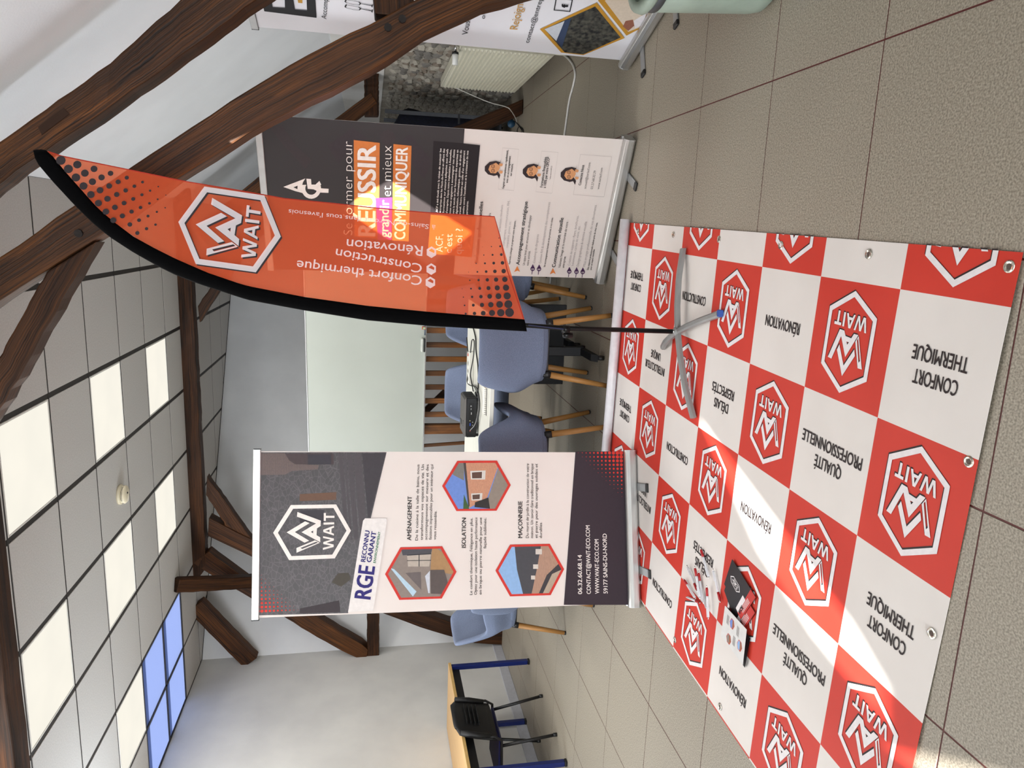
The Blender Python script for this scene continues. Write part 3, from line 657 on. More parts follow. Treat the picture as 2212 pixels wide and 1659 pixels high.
hexpic(c2, [(1273, 1222), (1418, 970), (1812, 960), (1947, 1200), (1808, 1452), (1408, 1465)], [
    ('printed_bathroom', F('p_taupe', '#8d8078'), [(1200, 900), (2000, 900), (2000, 1500), (1200, 1500)]), ('printed_bathroom', F('p_slate', '#4d4b51'), [(1420, 970), (1720, 970), (1705, 1030), (1440, 1045)]),
    ('printed_bathroom', F('p_oak', '#a9835a'), [(1720, 960), (1960, 1100), (1950, 1230), (1700, 1190), (1710, 1040)]), ('printed_bathroom', F('p_pane', '#b9aca0'), [(1480, 1045), (1705, 1030), (1690, 1150), (1490, 1150)]),
    ('printed_bathroom', F('p_dark', '#2b2a2e'), [(1480, 1040), (1708, 1026), (1708, 1034), (1480, 1048)]), ('printed_bathroom', F('p_dark', '#2b2a2e'), [(1590, 1036), (1598, 1036), (1598, 1150), (1590, 1150)]), ('printed_bathroom', F('p_dark', '#2b2a2e'), [(1480, 1092), (1706, 1088), (1706, 1094), (1480, 1098)]),
    ('printed_bathroom', F('p_shade', '#6b6160'), [(1465, 1210), (1610, 1200), (1615, 1370)]), ('printed_bathroom', F('p_skylight', '#b6cfe0'), [(1325, 1165), (1360, 1175), (1570, 1385), (1535, 1432)]),
    ('printed_bathroom', F('p_basin', '#c9ccd6'), [(1650, 1240), (1695, 1190), (1695, 1400), (1680, 1400)]), ('printed_bathroom', F('p_cabinet', '#5a4f4c'), [(1700, 1182), (1830, 1180), (1870, 1320), (1850, 1410), (1705, 1405)])])
M_bk1 = brick_mat('printed_red_brick', '#c47e58', '#b26b48', '#c9a58c', 62)
hexpic(c3, [(65, 392), (208, 155), (582, 153), (712, 383), (578, 625), (200, 628)], [
    ('printed_house', F('p_sky', '#6d8bd0'), [(0, 100), (800, 100), (800, 700), (0, 700)]), ('printed_house', M_bk1, [(275, 140), (620, 140), (590, 215), (490, 500), (320, 600), (300, 400)]),
    ('printed_house', F('p_roof', '#7d7973'), [(150, 150), (275, 140), (270, 340), (165, 285)]), ('printed_house', F('p_gutter', '#4a3f3c'), [(262, 140), (285, 140), (325, 575), (312, 600)]), ('printed_house', F('p_gravel2', '#8f8277'), [(600, 200), (760, 330), (600, 700), (510, 640), (500, 500)]),
    ('printed_house', F('p_frame', '#d5cfc8'), [(330, 250), (475, 245), (470, 330), (335, 330)]), ('printed_house', F('p_glass2', '#5c4238'), [(345, 265), (440, 258), (438, 318), (348, 320)]), ('printed_house', F('p_frame', '#d5cfc8'), [(338, 462), (445, 458), (440, 525), (342, 528)]), ('printed_house', F('p_glass2', '#5c4238'), [(350, 475), (420, 470), (418, 514), (352, 518)]),
    ('printed_house', F('p_door', '#2e2a29'), [(375, 545), (500, 500), (515, 605), (370, 590)]), ('printed_house', F('p_leaf', '#3f5d35'), [(270, 470), (318, 600), (310, 640), (262, 640)])])
M_bk2 = brick_mat('printed_wall_brick', '#a9785f', '#8d5f49', '#bda590', 70)
hexpic(c3, [(568, 1190), (705, 945), (1080, 937), (1215, 1175), (1088, 1420), (705, 1432)], [
    ('printed_garden_wall', F('p_sky2', '#8fb3df'), [(500, 900), (1300, 900), (1300, 1500), (500, 1500)]), ('printed_garden_wall', M_bk2, [(960, 930), (1230, 930), (1230, 1200), (960, 1430), (880, 1430), (930, 1200)]),
    ('printed_garden_wall', F('p_fence', '#47464b'), [(745, 930), (1000, 930), (960, 1160), (905, 1420), (830, 1420), (770, 1180)]), ('printed_garden_wall', F('p_shadow', '#3e3a3d'), [(1230, 1060), (1230, 1200), (1000, 1440), (960, 1440), (1050, 1230)]),
    ('printed_garden_wall', F('p_cap', '#d2c9c0'), [(945, 985), (1005, 985), (1005, 1035), (945, 1035)]), ('printed_garden_wall', F('p_cap', '#d2c9c0'), [(922, 1130), (970, 1130), (970, 1172), (922, 1172)]), ('printed_garden_wall', F('p_cap', '#d2c9c0'), [(902, 1235), (940, 1235), (940, 1272), (902, 1272)]), ('printed_garden_wall', F('p_step', '#b3a08c'), [(1100, 1220), (1230, 1160), (1120, 1430), (1000, 1430)])])
B1.pr.done()
# ---- training roll-up behind the flag
M_dark_f = mat('charcoal_banner_print', '#272122', .6, col2='#241e20', scale=3)
B2 = Banner('rollup_banner', 'roll-up banner with charcoal top, orange word boxes and cartoon heads, behind the orange flag', (-.249, 4.374, 0), (.550, 4.007, 0), 2.012, .0, mat('pale_banner_print', '#d2c8c2', .6, col2='#cec4be', scale=3))
c4 = crop(540, 240, 4.365); c5 = crop(920, 280, 4.365)
W2_ = B2.W/2
B2.pr.poly('charcoal_field', M_dark_f, [(-W2_+.006, B2.st(1003, 285)[1]), (W2_-.006, B2.st(1003, 285)[1]), (W2_-.006, 1.99), (-W2_+.006, 1.99)], 1)
I_ph1 = flat('print_faint_screen', '#352d31'); I_ph2 = flat('print_faint_paper', '#383032')
B2.poly('faint_laptop', I_ph1, c4((735, 325), (965, 155), (1100, 250), (830, 490)), 2); B2.poly('faint_hand', I_ph2, c4((190, 160), (300, 130), (440, 330), (580, 460), (520, 540), (300, 300)), 2)
B2.poly('faint_laptop', I_ph1, c4((1380, 320), (1500, 210), (1720, 470), (1640, 640)), 2); B2.disc('faint_cup', I_ph2, c4((1300, 250))[0], 17, 2)
B2.poly('text_panel', flat('ink_panel', '#1d1619'), c4((1730, 280), (1990, 300))+c5((510, 145), (450, 820), (42, 790)), 2)
B2.poly('logo', I_cream, c4((315, 712), (523, 632), (500, 668), (486, 720), (498, 770), (430, 752)), 3, [c4((410, 716), (450, 700), (448, 733))])
cxl, cyl = 578, 726
arc = [(cxl+92*math.cos(g), cyl+98*math.sin(g)) for g in [math.radians(a) for a in range(-40, 216, 16)]]; arc2 = [(cxl+56*math.cos(g), cyl+60*math.sin(g)) for g in [math.radians(a) for a in range(215, -41, -16)]]
B2.poly('logo', I_cream, c4(*[(x, y) for x, y in arc+arc2]), 3)
B2.poly('logo', I_cream, c4((532, 634), (576, 638), (580, 690), (618, 690), (655, 655), (672, 690), (640, 722), (742, 730), (740, 768), (664, 765), (600, 735), (545, 730)), 3.2)
B2.poly('word_box', I_orange, c4((978, 270), (1223, 297), (1215, 1200), (985, 1180)), 3); B2.poly('word_box', I_orange, c4((1352, 308), (1523, 325), (1495, 1225), (1340, 1215)), 3); B2.poly('word_box', I_mag, c4((1184, 818), (1340, 812), (1335, 1210), (1205, 1215)), 3.4)
B2.text('headline_thin', I_cream, 'Se former pour', *c4((966, 1165), (965, 285)), 19, -.015, 5)
B2.text('headline', I_cream, 'RÉUSSIR', *c4((1180, 1178), (1185, 318)), 36, .026, 5)
B2.text('headline', I_cream, 'grandir', *c4((1306, 1190), (1310, 835)), 20, .016, 5)
B2.text('headline_thin', I_cream, 'et mieux', *c4((1330, 800), (1335, 325)), 20, -.015, 5)
B2.text('headline', I_cream, 'COMMUNIQUER', *c4((1462, 1208), (1486, 338)), 23, .024, 5)
for k, body in enumerate(('ACF a été fondé avec la vision de soutenir les', 'entreprises dans les Hauts-de-France en offrant des', 'formations sur mesure adaptées aux chefs', "d'entreprise. Depuis notre implantation à Avesnelles,", 'nous nous engageons à accompagner nos clients', 'vers le succès en leur fournissant des expertises en', 'digitalisation, informatique, gestion, et droit du', "travail. Notre histoire est celle d'un engagement", "continu envers l'excellence et la croissance de nos")):
    B2.text('paragraph', I_cream, body, *c5((110+31*k, 775+3*k), (147+31.8*k, 175+2.6*k)), 4.0, .008, 5)
B2.text('paragraph', I_cream, 'partenaires.', *c5((392, 797), (400, 668)), 4.0, .008, 5)
B2.poly('word_box', I_orange, c5((45, 800), (470, 830), (430, 1200), (18, 1165)), 3)
B2.text('question', I_white, 'ACF,', *c5((158, 1150), (160, 985)), 15, .0, 5); B2.text('question', I_white, "c'est", *c5((243, 1160), (250, 980)), 15, .0, 5); B2.text('question', I_white, 'quoi ?', *c5((335, 1170), (348, 930)), 15, .0, 5)
for q in ([(722, 168), (875, 182), (828, 575), (680, 560)], [(1090, 198), (1247, 212), (1187, 600), (1035, 585)], [(1455, 230), (1752, 253), (1678, 635), (1387, 612)]):
    q = c5(*q); B2.poly('info_box', I_line, q, 2, [inset(q, .985)])
TX = [('Gagnez en compétences rapidement,', (735, 555), (776, 190), 4.4, .02, I_blk), ('avec un accompagnement', (771, 500), (800, 245), 4.4, .02, I_blk), ('sur mesure.', (808, 435), (822, 320), 4.4, .02, I_blk),
      ('Formations finançables', (1098, 542), (1140, 255), 5.6, .018, I_blk), ('à 100% par votre OPCO*', (1128, 548), (1168, 255), 5.4, .018, I_blk), ('*selon accord OPCO', (1173, 470), (1190, 340), 2.6, 0, I_blk),
      ('Contactez Nous', (1460, 522), (1492, 332), 5.6, .018, I_blk), ('accueil@sarlacf.com', (1508, 555), (1552, 308), 5.0, -.006, I_blk), ('03.27.68.32.29', (1572, 558), (1603, 385), 5.0, -.006, I_blk), ('www.sarlacf.com', (1632, 560), (1667, 358), 5.0, -.006, I_blk),
      ('Formations professionnelles', (490, 1255), (538, 675), 7.2, .018, I_blk), ('dre', (609, 815), (613, 785), 4.6, .0, I_blk), ('orientées résultats', (700, 962), (726, 707), 4.8, -.01, I_grey), ('management, communication, RH,', (738, 1092), (790, 668), 4.8, -.01, I_grey),
      ('comptabilité, gestion, etc.', (772, 1112), (803, 860), 4.8, -.01, I_grey), ('Apprendre, échanger et progresser entre dirigeants.', (792, 1268), (848, 855), 3.8, .012, I_blk),
      ('Accompagnement stratégique', (880, 1272), (960, 675), 7.4, .018, I_blk), ('Un appui local pour structurer et développer', (930, 1277), (996, 803), 5.0, .0, I_blk), ('votre activité.', (967, 1280), (985, 1140), 5.0, .0, I_blk), ('Coaching de dirigeants', (1028, 1254), (1064, 985), 5.2, -.01, I_grey),
      ('Gestion RH & développement des compétences', (1085, 1258), (1173, 682), 5.2, -.01, I_grey), ('Un accompagnement humain et de proximité, à vos côtés.', (1124, 1292), (1199, 826), 3.8, .012, I_blk),
      ('Communication visuelle', (1218, 1296), (1297, 828), 7.4, .018, I_blk), ("Valorisez l'image et la notoriété de votre", (1266, 1300), (1341, 868), 5.0, .0, I_blk), ('entreprise.', (1303, 1300), (1320, 1190), 5.0, .0, I_blk),
      ('Création de supports : flyers, brochures,', (1357, 1278), (1441, 808), 5.2, -.01, I_grey), ('kakémonos, cartes de visite, etc.', (1390, 1280), (1456, 903), 5.2, -.01, I_grey), ('Design graphique & identité visuelle', (1440, 1284), (1518, 866), 5.2, -.01, I_grey),
      ('Mise en page professionnelle de vos documents', (1500, 1288), (1609, 710), 5.2, -.01, I_grey), ('Des supports professionnels réalisés près de chez vous,', (1532, 1320), (1618, 874), 3.8, .012, I_blk), ('pour un impact immédiat.', (1560, 1320), (1592, 1122), 3.8, .012, I_blk)]
for body, p, q, cap, bold, m in TX: B2.text('service_list', m, body, *c5(p, q), cap, bold, 4)
for (x, y) in ((858, 1312), (1195, 1333)):
    B2.poly('arrow_icon', I_orange, c5((x+2, y-30), (x+28, y+26), (x+6, y+14), (x-28, y+28)), 3)
for (x, y) in ((1005, 1310), (1065, 1312), (1350, 1335), (1418, 1338), (1477, 1340)):
    B2.poly('round_icon', I_plum, c5((x+2, y-45), (x+22, y-4), (x-20, y-2)), 3)
    ring = [(x+21*math.cos(g*.5236), y+21*math.sin(g*.5236)) for g in range(12)]; B2.poly('round_icon', I_plum, c5(*ring), 3, [c5(*[(x+(a-x)*.6, y+(b-y)*.6) for a, b in ring])])
    B2.poly('round_icon', I_plum, c5((x-3, y), (x+3, y), (x-4, y+52), (x-10, y+52)), 3)
I_hair = flat('ink_hair', '#2e2224'); I_skin = flat('ink_skin', '#c98f62')
for (x, y) in ((630, 365), (988, 392), (1345, 422)):
    B2.poly('cartoon_head', I_hair, c5((x+80, y-98), (x+70, y-60), (x+30, y-72), (x-30, y-62), (x-75, y-20), (x-76, y+20), (x-45, y+55), (x+10, y+70), (x+42, y+62), (x+60, y+98), (x+70, y+60), (x+50, y+30), (x+66, y-30)), 2)
    B2.poly('cartoon_head', I_skin, c5((x-28, y-30), (x+30, y-55), (x+62, y-30), (x+68, y-8), (x+55, y+20), (x+25, y+45), (x-20, y+42), (x-42, y+10)), 2.5)
    for dy in (-22, 20):
        r_ = [(x+2+17*math.cos(g*.5236), y+dy+17*math.sin(g*.5236)) for g in range(12)]; B2.poly('cartoon_head', I_hair, c5(*r_), 3, [c5(*[(x+2+(a-x-2)*.74, y+dy+(b-y-dy)*.74) for a, b in r_])])
        B2.disc('cartoon_eye', I_hair, c5((x+3, y+dy))[0], .9, 3)
    for dy in (-36, 32): B2.poly('cartoon_hand', I_skin, c5((x+60, y+dy-14), (x+92, y+dy-10), (x+94, y+dy+2), (x+86, y+dy+14), (x+62, y+dy+14)), 3.4)
B2.pr.done()
# ---- white and gold roll-up at the right edge
p3 = Vector((.987, 4.164, 0)); d3 = Vector((.335, -.942, 0)).normalized()
B3 = Banner('rollup_banner', 'white roll-up banner with gold diamond pictures, cut by the picture edge beside the radiator', p3, p3+d3*.79, 2.03, .0, M_white_f)
c7 = crop(800, 0, 3.456); c6 = crop(520, 0, 4.608)
B3.poly('picture_frame', I_gold, c7((1265, 213), (1690, 15), (1898, 280), (1590, 407), (1425, 388)), 2)
M_aer = mat('print_aerial_view', '#4c4c44', .5, col2='#15161a', scale=42, detail=6)
B3.poly('aerial_picture', M_aer, c7((1300, 212), (1678, 42), (1868, 275), (1590, 400), (1450, 385)), 3); B3.poly('aerial_sky', flat('print_haze', '#b9bec6'), c7((1300, 212), (1450, 150), (1388, 300)), 3.5); B3.poly('aerial_sea', flat('print_sea', '#33405a'), c7((1450, 150), (1500, 125), (1430, 350), (1388, 300)), 3.5)
B3.poly('picture_frame', I_gold, c7((1700, 0), (1912, 262), (2050, 190), (2080, -60), (1800, -150)), 2); B3.poly('desk_picture', flat('print_desk', '#cdbfae'), c7((1750, 0), (1925, 232), (2010, 200), (2050, -20), (1850, -80)), 3)
B3.poly('printed_hand', flat('print_hand', '#8c5a48'), c7((1885, 190), (1905, 150), (1960, 140), (1970, 185), (1925, 225)), 4); B3.poly('printed_paper', flat('print_paper', '#d5d2d6'), c7((1965, 150), (2060, 90), (2040, 180), (1975, 205)), 3.6)
B3.text('headline', I_gold, 'Rejoignez-nous', *c7((1098, 215), (1200, -210)), 17, .0); B3.text('headline_dark', I_blk, 'contact@entreprendre.fr', *c7((1184, 315), (1360, -240)), 10, .0)
B3.text('headline_dark', I_blk, 'Vous', *c7((728, 255), (745, 150)), 13, .0); B3.text('headline_dark', I_blk, 'o', *c7((855, 135), (858, 108)), 9, .0)
B3.text('headline_dark', I_blk, 'Accompagner', *c6((852, 183), (880, -170)), 10.5, .0)
sqb = c7((1368, 72), (1384, -20), (1512, -8), (1492, 84)); B3.poly('social_icon', I_blk, sqb, 3, [inset(sqb, .88)]); B3.text('social_icon', I_blk, 'f', *c7((1475, 50), (1476, 20)), 13, .05)
B3.poly('monogram', I_blk, c6((195, -60), (235, 105), (755, 170), (740, -60)), 3, [c6((305, -30), (318, 68), (440, 74), (438, -30)), c6((520, -30), (540, 88), (660, 97), (655, -30))])
B3.poly('monogram_gold', I_gold, c6((565, -20), (572, 20), (615, 24), (612, -20)), 3)
for dy in (0, -52):
    q = c6((1032, 60+dy), (1045, 38+dy), (1180, 62+dy), (1200, 80+dy), (1185, 95+dy), (1120, 90+dy), (1045, 70+dy)); B3.poly('champagne_glass', I_blk, q, 3, [inset(q, .84)])
    B3.poly('champagne_glass', I_blk, c6((1198, 78+dy), (1300, 98+dy), (1318, 86+dy), (1310, 122+dy), (1298, 104+dy), (1198, 83+dy)), 3)
B3.pr.done()
# =================================================================== FLOOR MAT (backdrop lying on the floor)
MO = Vector((-.092, 2.141, 0)); ME1 = Vector((-.3713, .0147, 0)); ME2 = Vector((.0126, .3688, 0))
def mz(i, j):
    w = .0003*math.sin(i*2.1+j*1.3)+.0002*math.sin(j*3.7-i)
    e = smoothstep(-1.55, -2.0, j) if j < -1.5 else 0
    return .0055+w+e*.003*math.sin(i*1.9+.8)
def mp(i, j, l=0): P = MO+ME1*i+ME2*j; return (P.x, P.y, mz(i, j)+.0006*l)
M_mred = mat('glossy_red_vinyl', '#c8382a', .5, col2='#c23426', scale=4, spec=.25, bump=.05, bscale=14)
M_mwht = mat('glossy_white_vinyl', '#dcd6d1', .5, col2='#d7d1cc', scale=4, spec=.25, bump=.05, bscale=14)
I0, I1, J0, J1 = -.335, 5.02, -1.985, 5.04
mt = thing('floor_backdrop', 'red and white checkered vinyl backdrop with hexagon emblems spread on the floor', 'backdrop', (0, 0, 0))
gi = sorted(set([I0, I1]+[k/4 for k in range(-1, 21)])); gj = sorted(set([J0, J1]+[k/4 for k in range(-7, 21)]))
mm = MB()
for b in gj:
    for a in gi: mm.v.append(mp(a, b))
nI = len(gi)
for y in range(len(gj)-1):
    for x in range(nI-1):
        ci, cj = math.floor((gi[x]+gi[x+1])/2), math.floor((gj[y]+gj[y+1])/2)
        mm.f.append((y*nI+x, y*nI+x+1, (y+1)*nI+x+1, (y+1)*nI+x)); mm.mi.append(1 if (ci+cj) % 2 else 0)
sheet = part('vinyl_sheet', mm, [M_mwht, M_mred], mt)
so = sheet.modifiers.new('thick', 'SOLIDIFY'); so.thickness = .0012; so.offset = -1
MPR = Print(lambda a, b, l: mp(b, a, l+1), mt)      # print frame: s along j, t along i
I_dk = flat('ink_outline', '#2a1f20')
def clipshape(vf, f, keep):
    return vf
def emblem_at(i, j):
    full = i >= 0
    def put(m, lay, ds, dt):
        vs, fs = EMBLEM; k = .86
        if full:
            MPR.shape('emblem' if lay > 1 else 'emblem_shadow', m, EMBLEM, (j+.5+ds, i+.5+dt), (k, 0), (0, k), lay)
        else:
            tl = [_lg(p) for p in [_HEX_O, _HEX_I]+_EMB]; out = []
            s0, s1, t0, t1 = -.5, (J1-j-.5 if j >= 4 else .5), (I0-i-.5 if i < 0 else -.5), .5
            box = [(s0/k, t0/k), (s1/k, t0/k), (s1/k, t1/k), (s0/k, t1/k)]
            ring = []
            for q in (0,): ring += [tl[0], tl[1]]
            a = tl[0]; b = tl[1]
            for e in range(6):
                qd = clip_poly([a[e], a[(e+1) % 6], b[(e+1) % 6], b[e]], box)
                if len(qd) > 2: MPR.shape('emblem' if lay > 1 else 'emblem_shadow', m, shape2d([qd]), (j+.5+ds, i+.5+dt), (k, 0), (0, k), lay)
            for pl in (tl[2][:1]+tl[2][1:4], [tl[2][0], tl[2][3], tl[2][4], tl[2][5]], [tl[3][0], tl[3][1], tl[3][8], tl[3][9]], tl[5]):
                qd = clip_poly(pl, box)
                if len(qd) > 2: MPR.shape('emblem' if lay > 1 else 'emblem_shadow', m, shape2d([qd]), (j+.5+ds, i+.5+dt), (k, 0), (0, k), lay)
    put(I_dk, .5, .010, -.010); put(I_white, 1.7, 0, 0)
WORDS = {-2: ('CONFORT', 'THERMIQUE'), -1: ('QUALITÉ', 'PROFESSIONNELLE'), 0: ('RÉNOVATION',), 1: ('DÉLAIS', 'RESPECTÉS'), 2: ('CONSTRUCTION',), 3: ('INTERLOCUTEUR', 'UNIQUE'), 4: ('CONFORT', 'THERMIQUE')}
WID = {'CONFORT': .42, 'THERMIQUE': .52, 'QUALITÉ': .38, 'PROFESSIONNELLE': .84, 'RÉNOVATION': .60, 'DÉLAIS': .34, 'RESPECTÉS': .52, 'CONSTRUCTION': .66, 'INTERLOCUTEUR': .70, 'UNIQUE': .34}
for i in range(-1, 5):
    for j in range(-2, 5):
        if (i+j) % 2: emblem_at(i, j)
        elif i >= 0:
            ws = WORDS[j]
            for k, w in enumerate(ws):
                t = i+.5-.045+(.085 if len(ws) == 2 else 0)*(1 if k == 0 else -1)
                MPR.text('slogan', I_dk, w, (j+.5-WID[w]/2, t), (j+.5+WID[w]/2, t), .105, .014, 1.6)
MPR.done()
M_nickel = mat('nickel_eyelet', '#d8d4c8', .18, metal=1.0)
ey = [at_z(x, y) for x, y in ((1880.5, 548.8), (2185, 576), (1690.4, 530), (1457, 507), (1556, 516.7), (2097.7, 997), (2017, 1367.5), (1460.5, 1382), (1558.5, 1526), (1380.8, 500))]
eb = MB().lathe([(.0070, .0004), (.0085, .0016), (.0115, .0022), (.0145, .0014), (.0155, 0)], 20); eb.mi[-2] = 1
emesh = eb.mesh('eyelet', [M_nickel, mat('eyelet_hole', '#5a4a44', .8)], False)
for p in ey: link('eyelet', emesh, mt, (p.x, p.y, .0068))
# the far end is still rolled up
M_mback = mat('white_vinyl_back', '#d9d6da', .4)
rl = MB(); rollp = []
for k in range(40):
    g = -math.pi/2+k*(4*math.pi+.6)/39; r = .028-.004*k/39; rollp.append((r*math.cos(g), r*math.sin(g)))
A0 = Vector(mp(I0-.05, 5.0)); A1 = Vector(mp(I1+.0, 5.0)); A0.z = A1.z = .036; ax = (A1-A0); yv = Vector((.03, 1, 0)).normalized()
n = len(rollp)
for P in (A0, A1):
    for a, b in rollp: rl.v.append(tuple(P+yv*a+Vector((0, 0, b))))
for k in range(n-1): rl.f.append((k, k+1, n+k+1, n+k)); rl.mi.append(0)
ro = part('rolled_end', rl, M_mback, mt, True); so = ro.modifiers.new('thick', 'SOLIDIFY'); so.thickness = .0015
# =================================================================== FEATHER FLAG
FA = math.radians(25); fex = Vector((math.cos(FA), -math.sin(FA), 0)); fn = Vector((math.sin(FA), math.cos(FA), 0))
FB = at_z(1456, 716, .062)
def fp(x, y, off=0.0): return at_plane(x, y, FB, fn)-fn*off
fl_ = thing('feather_flag', 'translucent orange feather flag with black sleeve on a pole above a grey cross foot', 'flag', (0, 0, 0))
def film(name, col, alpha, trans=.55):
    m = bpy.data.materials.new(name); m.use_nodes = True; MATS[name] = m; nt = m.node_tree; nt.nodes.clear()
    o = nt.nodes.new('ShaderNodeOutputMaterial'); a = nt.nodes.new('ShaderNodeBsdfTransparent'); d_ = nt.nodes.new('ShaderNodeBsdfDiffuse'); t = nt.nodes.new('ShaderNodeBsdfTranslucent'); m1 = nt.nodes.new('ShaderNodeMixShader'); m2 = nt.nodes.new('ShaderNodeMixShader')
    tc = nt.nodes.new('ShaderNodeTexCoord'); ns = nt.nodes.new('ShaderNodeTexNoise'); ns.inputs['Scale'].default_value = 5; rp = nt.nodes.new('ShaderNodeValToRGB')
    c = lin(col); rp.color_ramp.elements[0].color = (c[0]*.9, c[1]*.9, c[2]*.9, 1); rp.color_ramp.elements[1].color = (*c, 1)
    nt.links.new(tc.outputs['Object'], ns.inputs['Vector']); nt.links.new(ns.outputs['Fac'], rp.inputs['Fac'])
    for b in (d_, t): nt.links.new(rp.outputs['Color'], b.inputs['Color'])
    a.inputs['Color'].default_value = (min(1, c[0]*1.4+.25), c[1]*1.3+.36, c[2]*1.3+.28, 1)
    m1.inputs[0].default_value = trans; m2.inputs[0].default_value = alpha
    nt.links.new(d_.outputs[0], m1.inputs[1]); nt.links.new(t.outputs[0], m1.inputs[2]); nt.links.new(a.outputs[0], m2.inputs[1]); nt.links.new(m1.outputs[0], m2.inputs[2]); nt.links.new(m2.outputs[0], o.inputs[0]); return m
M_flag = film('orange_flag_cloth', '#f56c46', .68); M_fwhite = film('flag_white_ink', '#f2e9ec', .92, .4); M_fgrey = film('flag_grey_ink', '#3d393c', .97, .2)
OUT = [(71.5, 325), (76, 344), (83, 356), (114, 392.5), (158.5, 440.6), (197.5, 479.5), (236, 511.6), (289, 546), (346, 578), (381, 595), (426.5, 612.4), (520, 643.3), (540, 649), (657.7, 670.6), (793, 692), (920, 703.5), (1046, 711), (1138, 716)]
INN = [(102, 327), (115, 338.6), (140, 369.6), (174.5, 408.5), (209, 447.5), (243, 477), (289, 511.6), (335, 536.8), (380.7, 559.7), (449.5, 589.5), (520, 613.5), (540, 618.7), (657.7, 641.5), (793, 660.5), (920, 673), (1046, 683), (1133, 690)]
RGT = [(106, 328), (133, 337), (275, 366), (403.6, 392.5), (520, 412), (616, 429), (717, 439), (818.5, 450), (920, 459), (1068, 468)]
def rs2(pl, n): return [(p.x, p.y) for p in resample([Vector((x, y, 0)) for x, y in pl], n)]
NK, NC = 60, 14
E_ = rs2(INN, NK); R_ = rs2(RGT, NK); fm = MB()
for k in range(NK):
    for c in range(NC+1):
        f = c/NC; x = lerp(R_[k][0], E_[k][0], f); y = lerp(R_[k][1], E_[k][1], f)
        wv = .0035*math.sin(x*.018+y*.03)*math.sin(math.pi*f)+.002*math.sin(x*.05-y*.04)*math.sin(math.pi*f)
        fm.v.append(tuple(fp(x, y, wv)))
for k in range(NK-1):
    for c in range(NC): a = k*(NC+1)+c; fm.f.append((a, a+1, a+NC+2, a+NC+1)); fm.mi.append(0)
part('flag_cloth', fm, M_flag, fl_, True)
M_slv = mat('black_flag_sleeve', '#050506', .95, scale=50, spec=.05)
sv = MB(); N2 = 70; O_ = rs2(OUT, N2); I_ = rs2(INN, N2)
for k in range(N2):
    a, b = O_[k], I_[k]
    for f, h in ((0, 0), (.15, .010), (.5, .015), (.85, .010), (1, 0), (.85, -.010), (.5, -.015), (.15, -.010)): sv.v.append(tuple(fp(lerp(a[0], b[0], f), lerp(a[1], b[1], f), h)))
for k in range(N2-1):
    for c in range(8): d_ = (c+1) % 8; sv.f.append((k*8+c, k*8+d_, k*8+8+d_, k*8+8+c)); sv.mi.append(0)
sv.f.append(tuple(range(8))); sv.f.append(tuple(range((N2-1)*8, N2*8))); sv.mi += [0, 0]
part('sleeve', sv, M_slv, fl_, True)
M_hem = flat('flag_hem', '#a82a16')
part('hem', MB().tube([fp(x, y) for x, y in RGT]+[fp(x, y) for x, y in ((1080, 511), (1095, 582), (1131, 688))], .0022, 6), M_hem, fl_)
FPR = Print(lambda a, b, l: tuple(fp(a, b, .0075+.0009*l)), fl_)
c8 = crop(540, 420, 3.95); c9 = crop(60, 310, 4.365)
for body, p, q, cap in (('Confort thermique', (1470, 690), (405, 553), 21), ('Construction', (1472, 588), (738, 454), 20.5), ('Rénovation', (1476, 434), (828, 373), 22), ("à Sains-du-Nord et dans tous l'avesnois", (1582, 254), (333, 118), 10.5)):
    (x0, y0), (x1, y1) = c8(p, q)
    # pixel frame is mirrored (y down), so flip through a small local frame
    vs, fs = glyphs(body, .006 if cap > 12 else 0.0)
    a0 = min(a for a, b in vs); a1 = max(a for a, b in vs); L = math.hypot(x1-x0, y1-y0); ex_, ey_ = (x1-x0)/L, (y1-y0)/L; px_, py_ = ey_, -ex_
    if py_ < 0: px_, py_ = -px_, -py_
    FPR._mb('lettering', M_fwhite, 2).add([FPR.S(x0+ex_*(a-a0)*L/(a1-a0)+px_*b*cap/.72, y0+ey_*(a-a0)*L/(a1-a0)+py_*b*cap/.72, 2) for a, b in vs], fs)
for (x, y) in ((1547, 484), (1545, 628), (1538, 742)):
    h = c8(*[(x-40, y-25), (x, y-50), (x+40, y-25), (x+40, y+25), (x, y+50), (x-40, y+25)]); FPR.poly('bullet', M_fwhite, h, 2, [c8((x-24, y-14), (x, y-32), (x+26, y-14), (x+24, y+8))])
tp, bt = Vector((386.5, 477)), Vector((607, 508.6)); cc = (tp+bt)/2; upv = tp-bt; rtv = Vector((upv.y, -upv.x)).normalized()*(-1 if True else 1)
wpx = 171.0; rtv = Vector((.08, -1)).normalized()*(wpx/.73)
FPR.shape('emblem_shadow', M_fgrey, EMBLEM, (cc.x+3, cc.y+3.5), rtv, upv, 1.5); FPR.shape('emblem', M_fwhite, EMBLEM, cc, rtv, upv, 2.5)
POLYF = RGT+[(1080, 511), (1095, 582), (1131, 688)]+INN[::-1]
def inside(p, poly):
    x, y = p; r = False
    for k in range(len(poly)):
        (x1, y1), (x2, y2) = poly[k], poly[(k+1) % len(poly)]
        if (y1 > y) != (y2 > y) and x < (x2-x1)*(y-y1)/(y2-y1)+x1: r = not r
    return r
rows = [((320, 150), 9), ((475, 190), 9), ((632, 230), 8), ((787, 272), 7), ((940, 313), 5), ((1088, 355), 4), ((1236, 397), 2)]
for ri, ((x0, y0), cnt) in enumerate(rows):
    for k in range(cnt):
        p = c9((x0+71*k-(0 if k < 4 else 1)*k*.5, y0+80.5*k))[0]; r = (46-6.4*ri-2.4*k)/4.365
        if r > .7 and inside(p, POLYF): FPR.disc('halftone_dots', M_fgrey, p, r, 2, 12, r*.93)
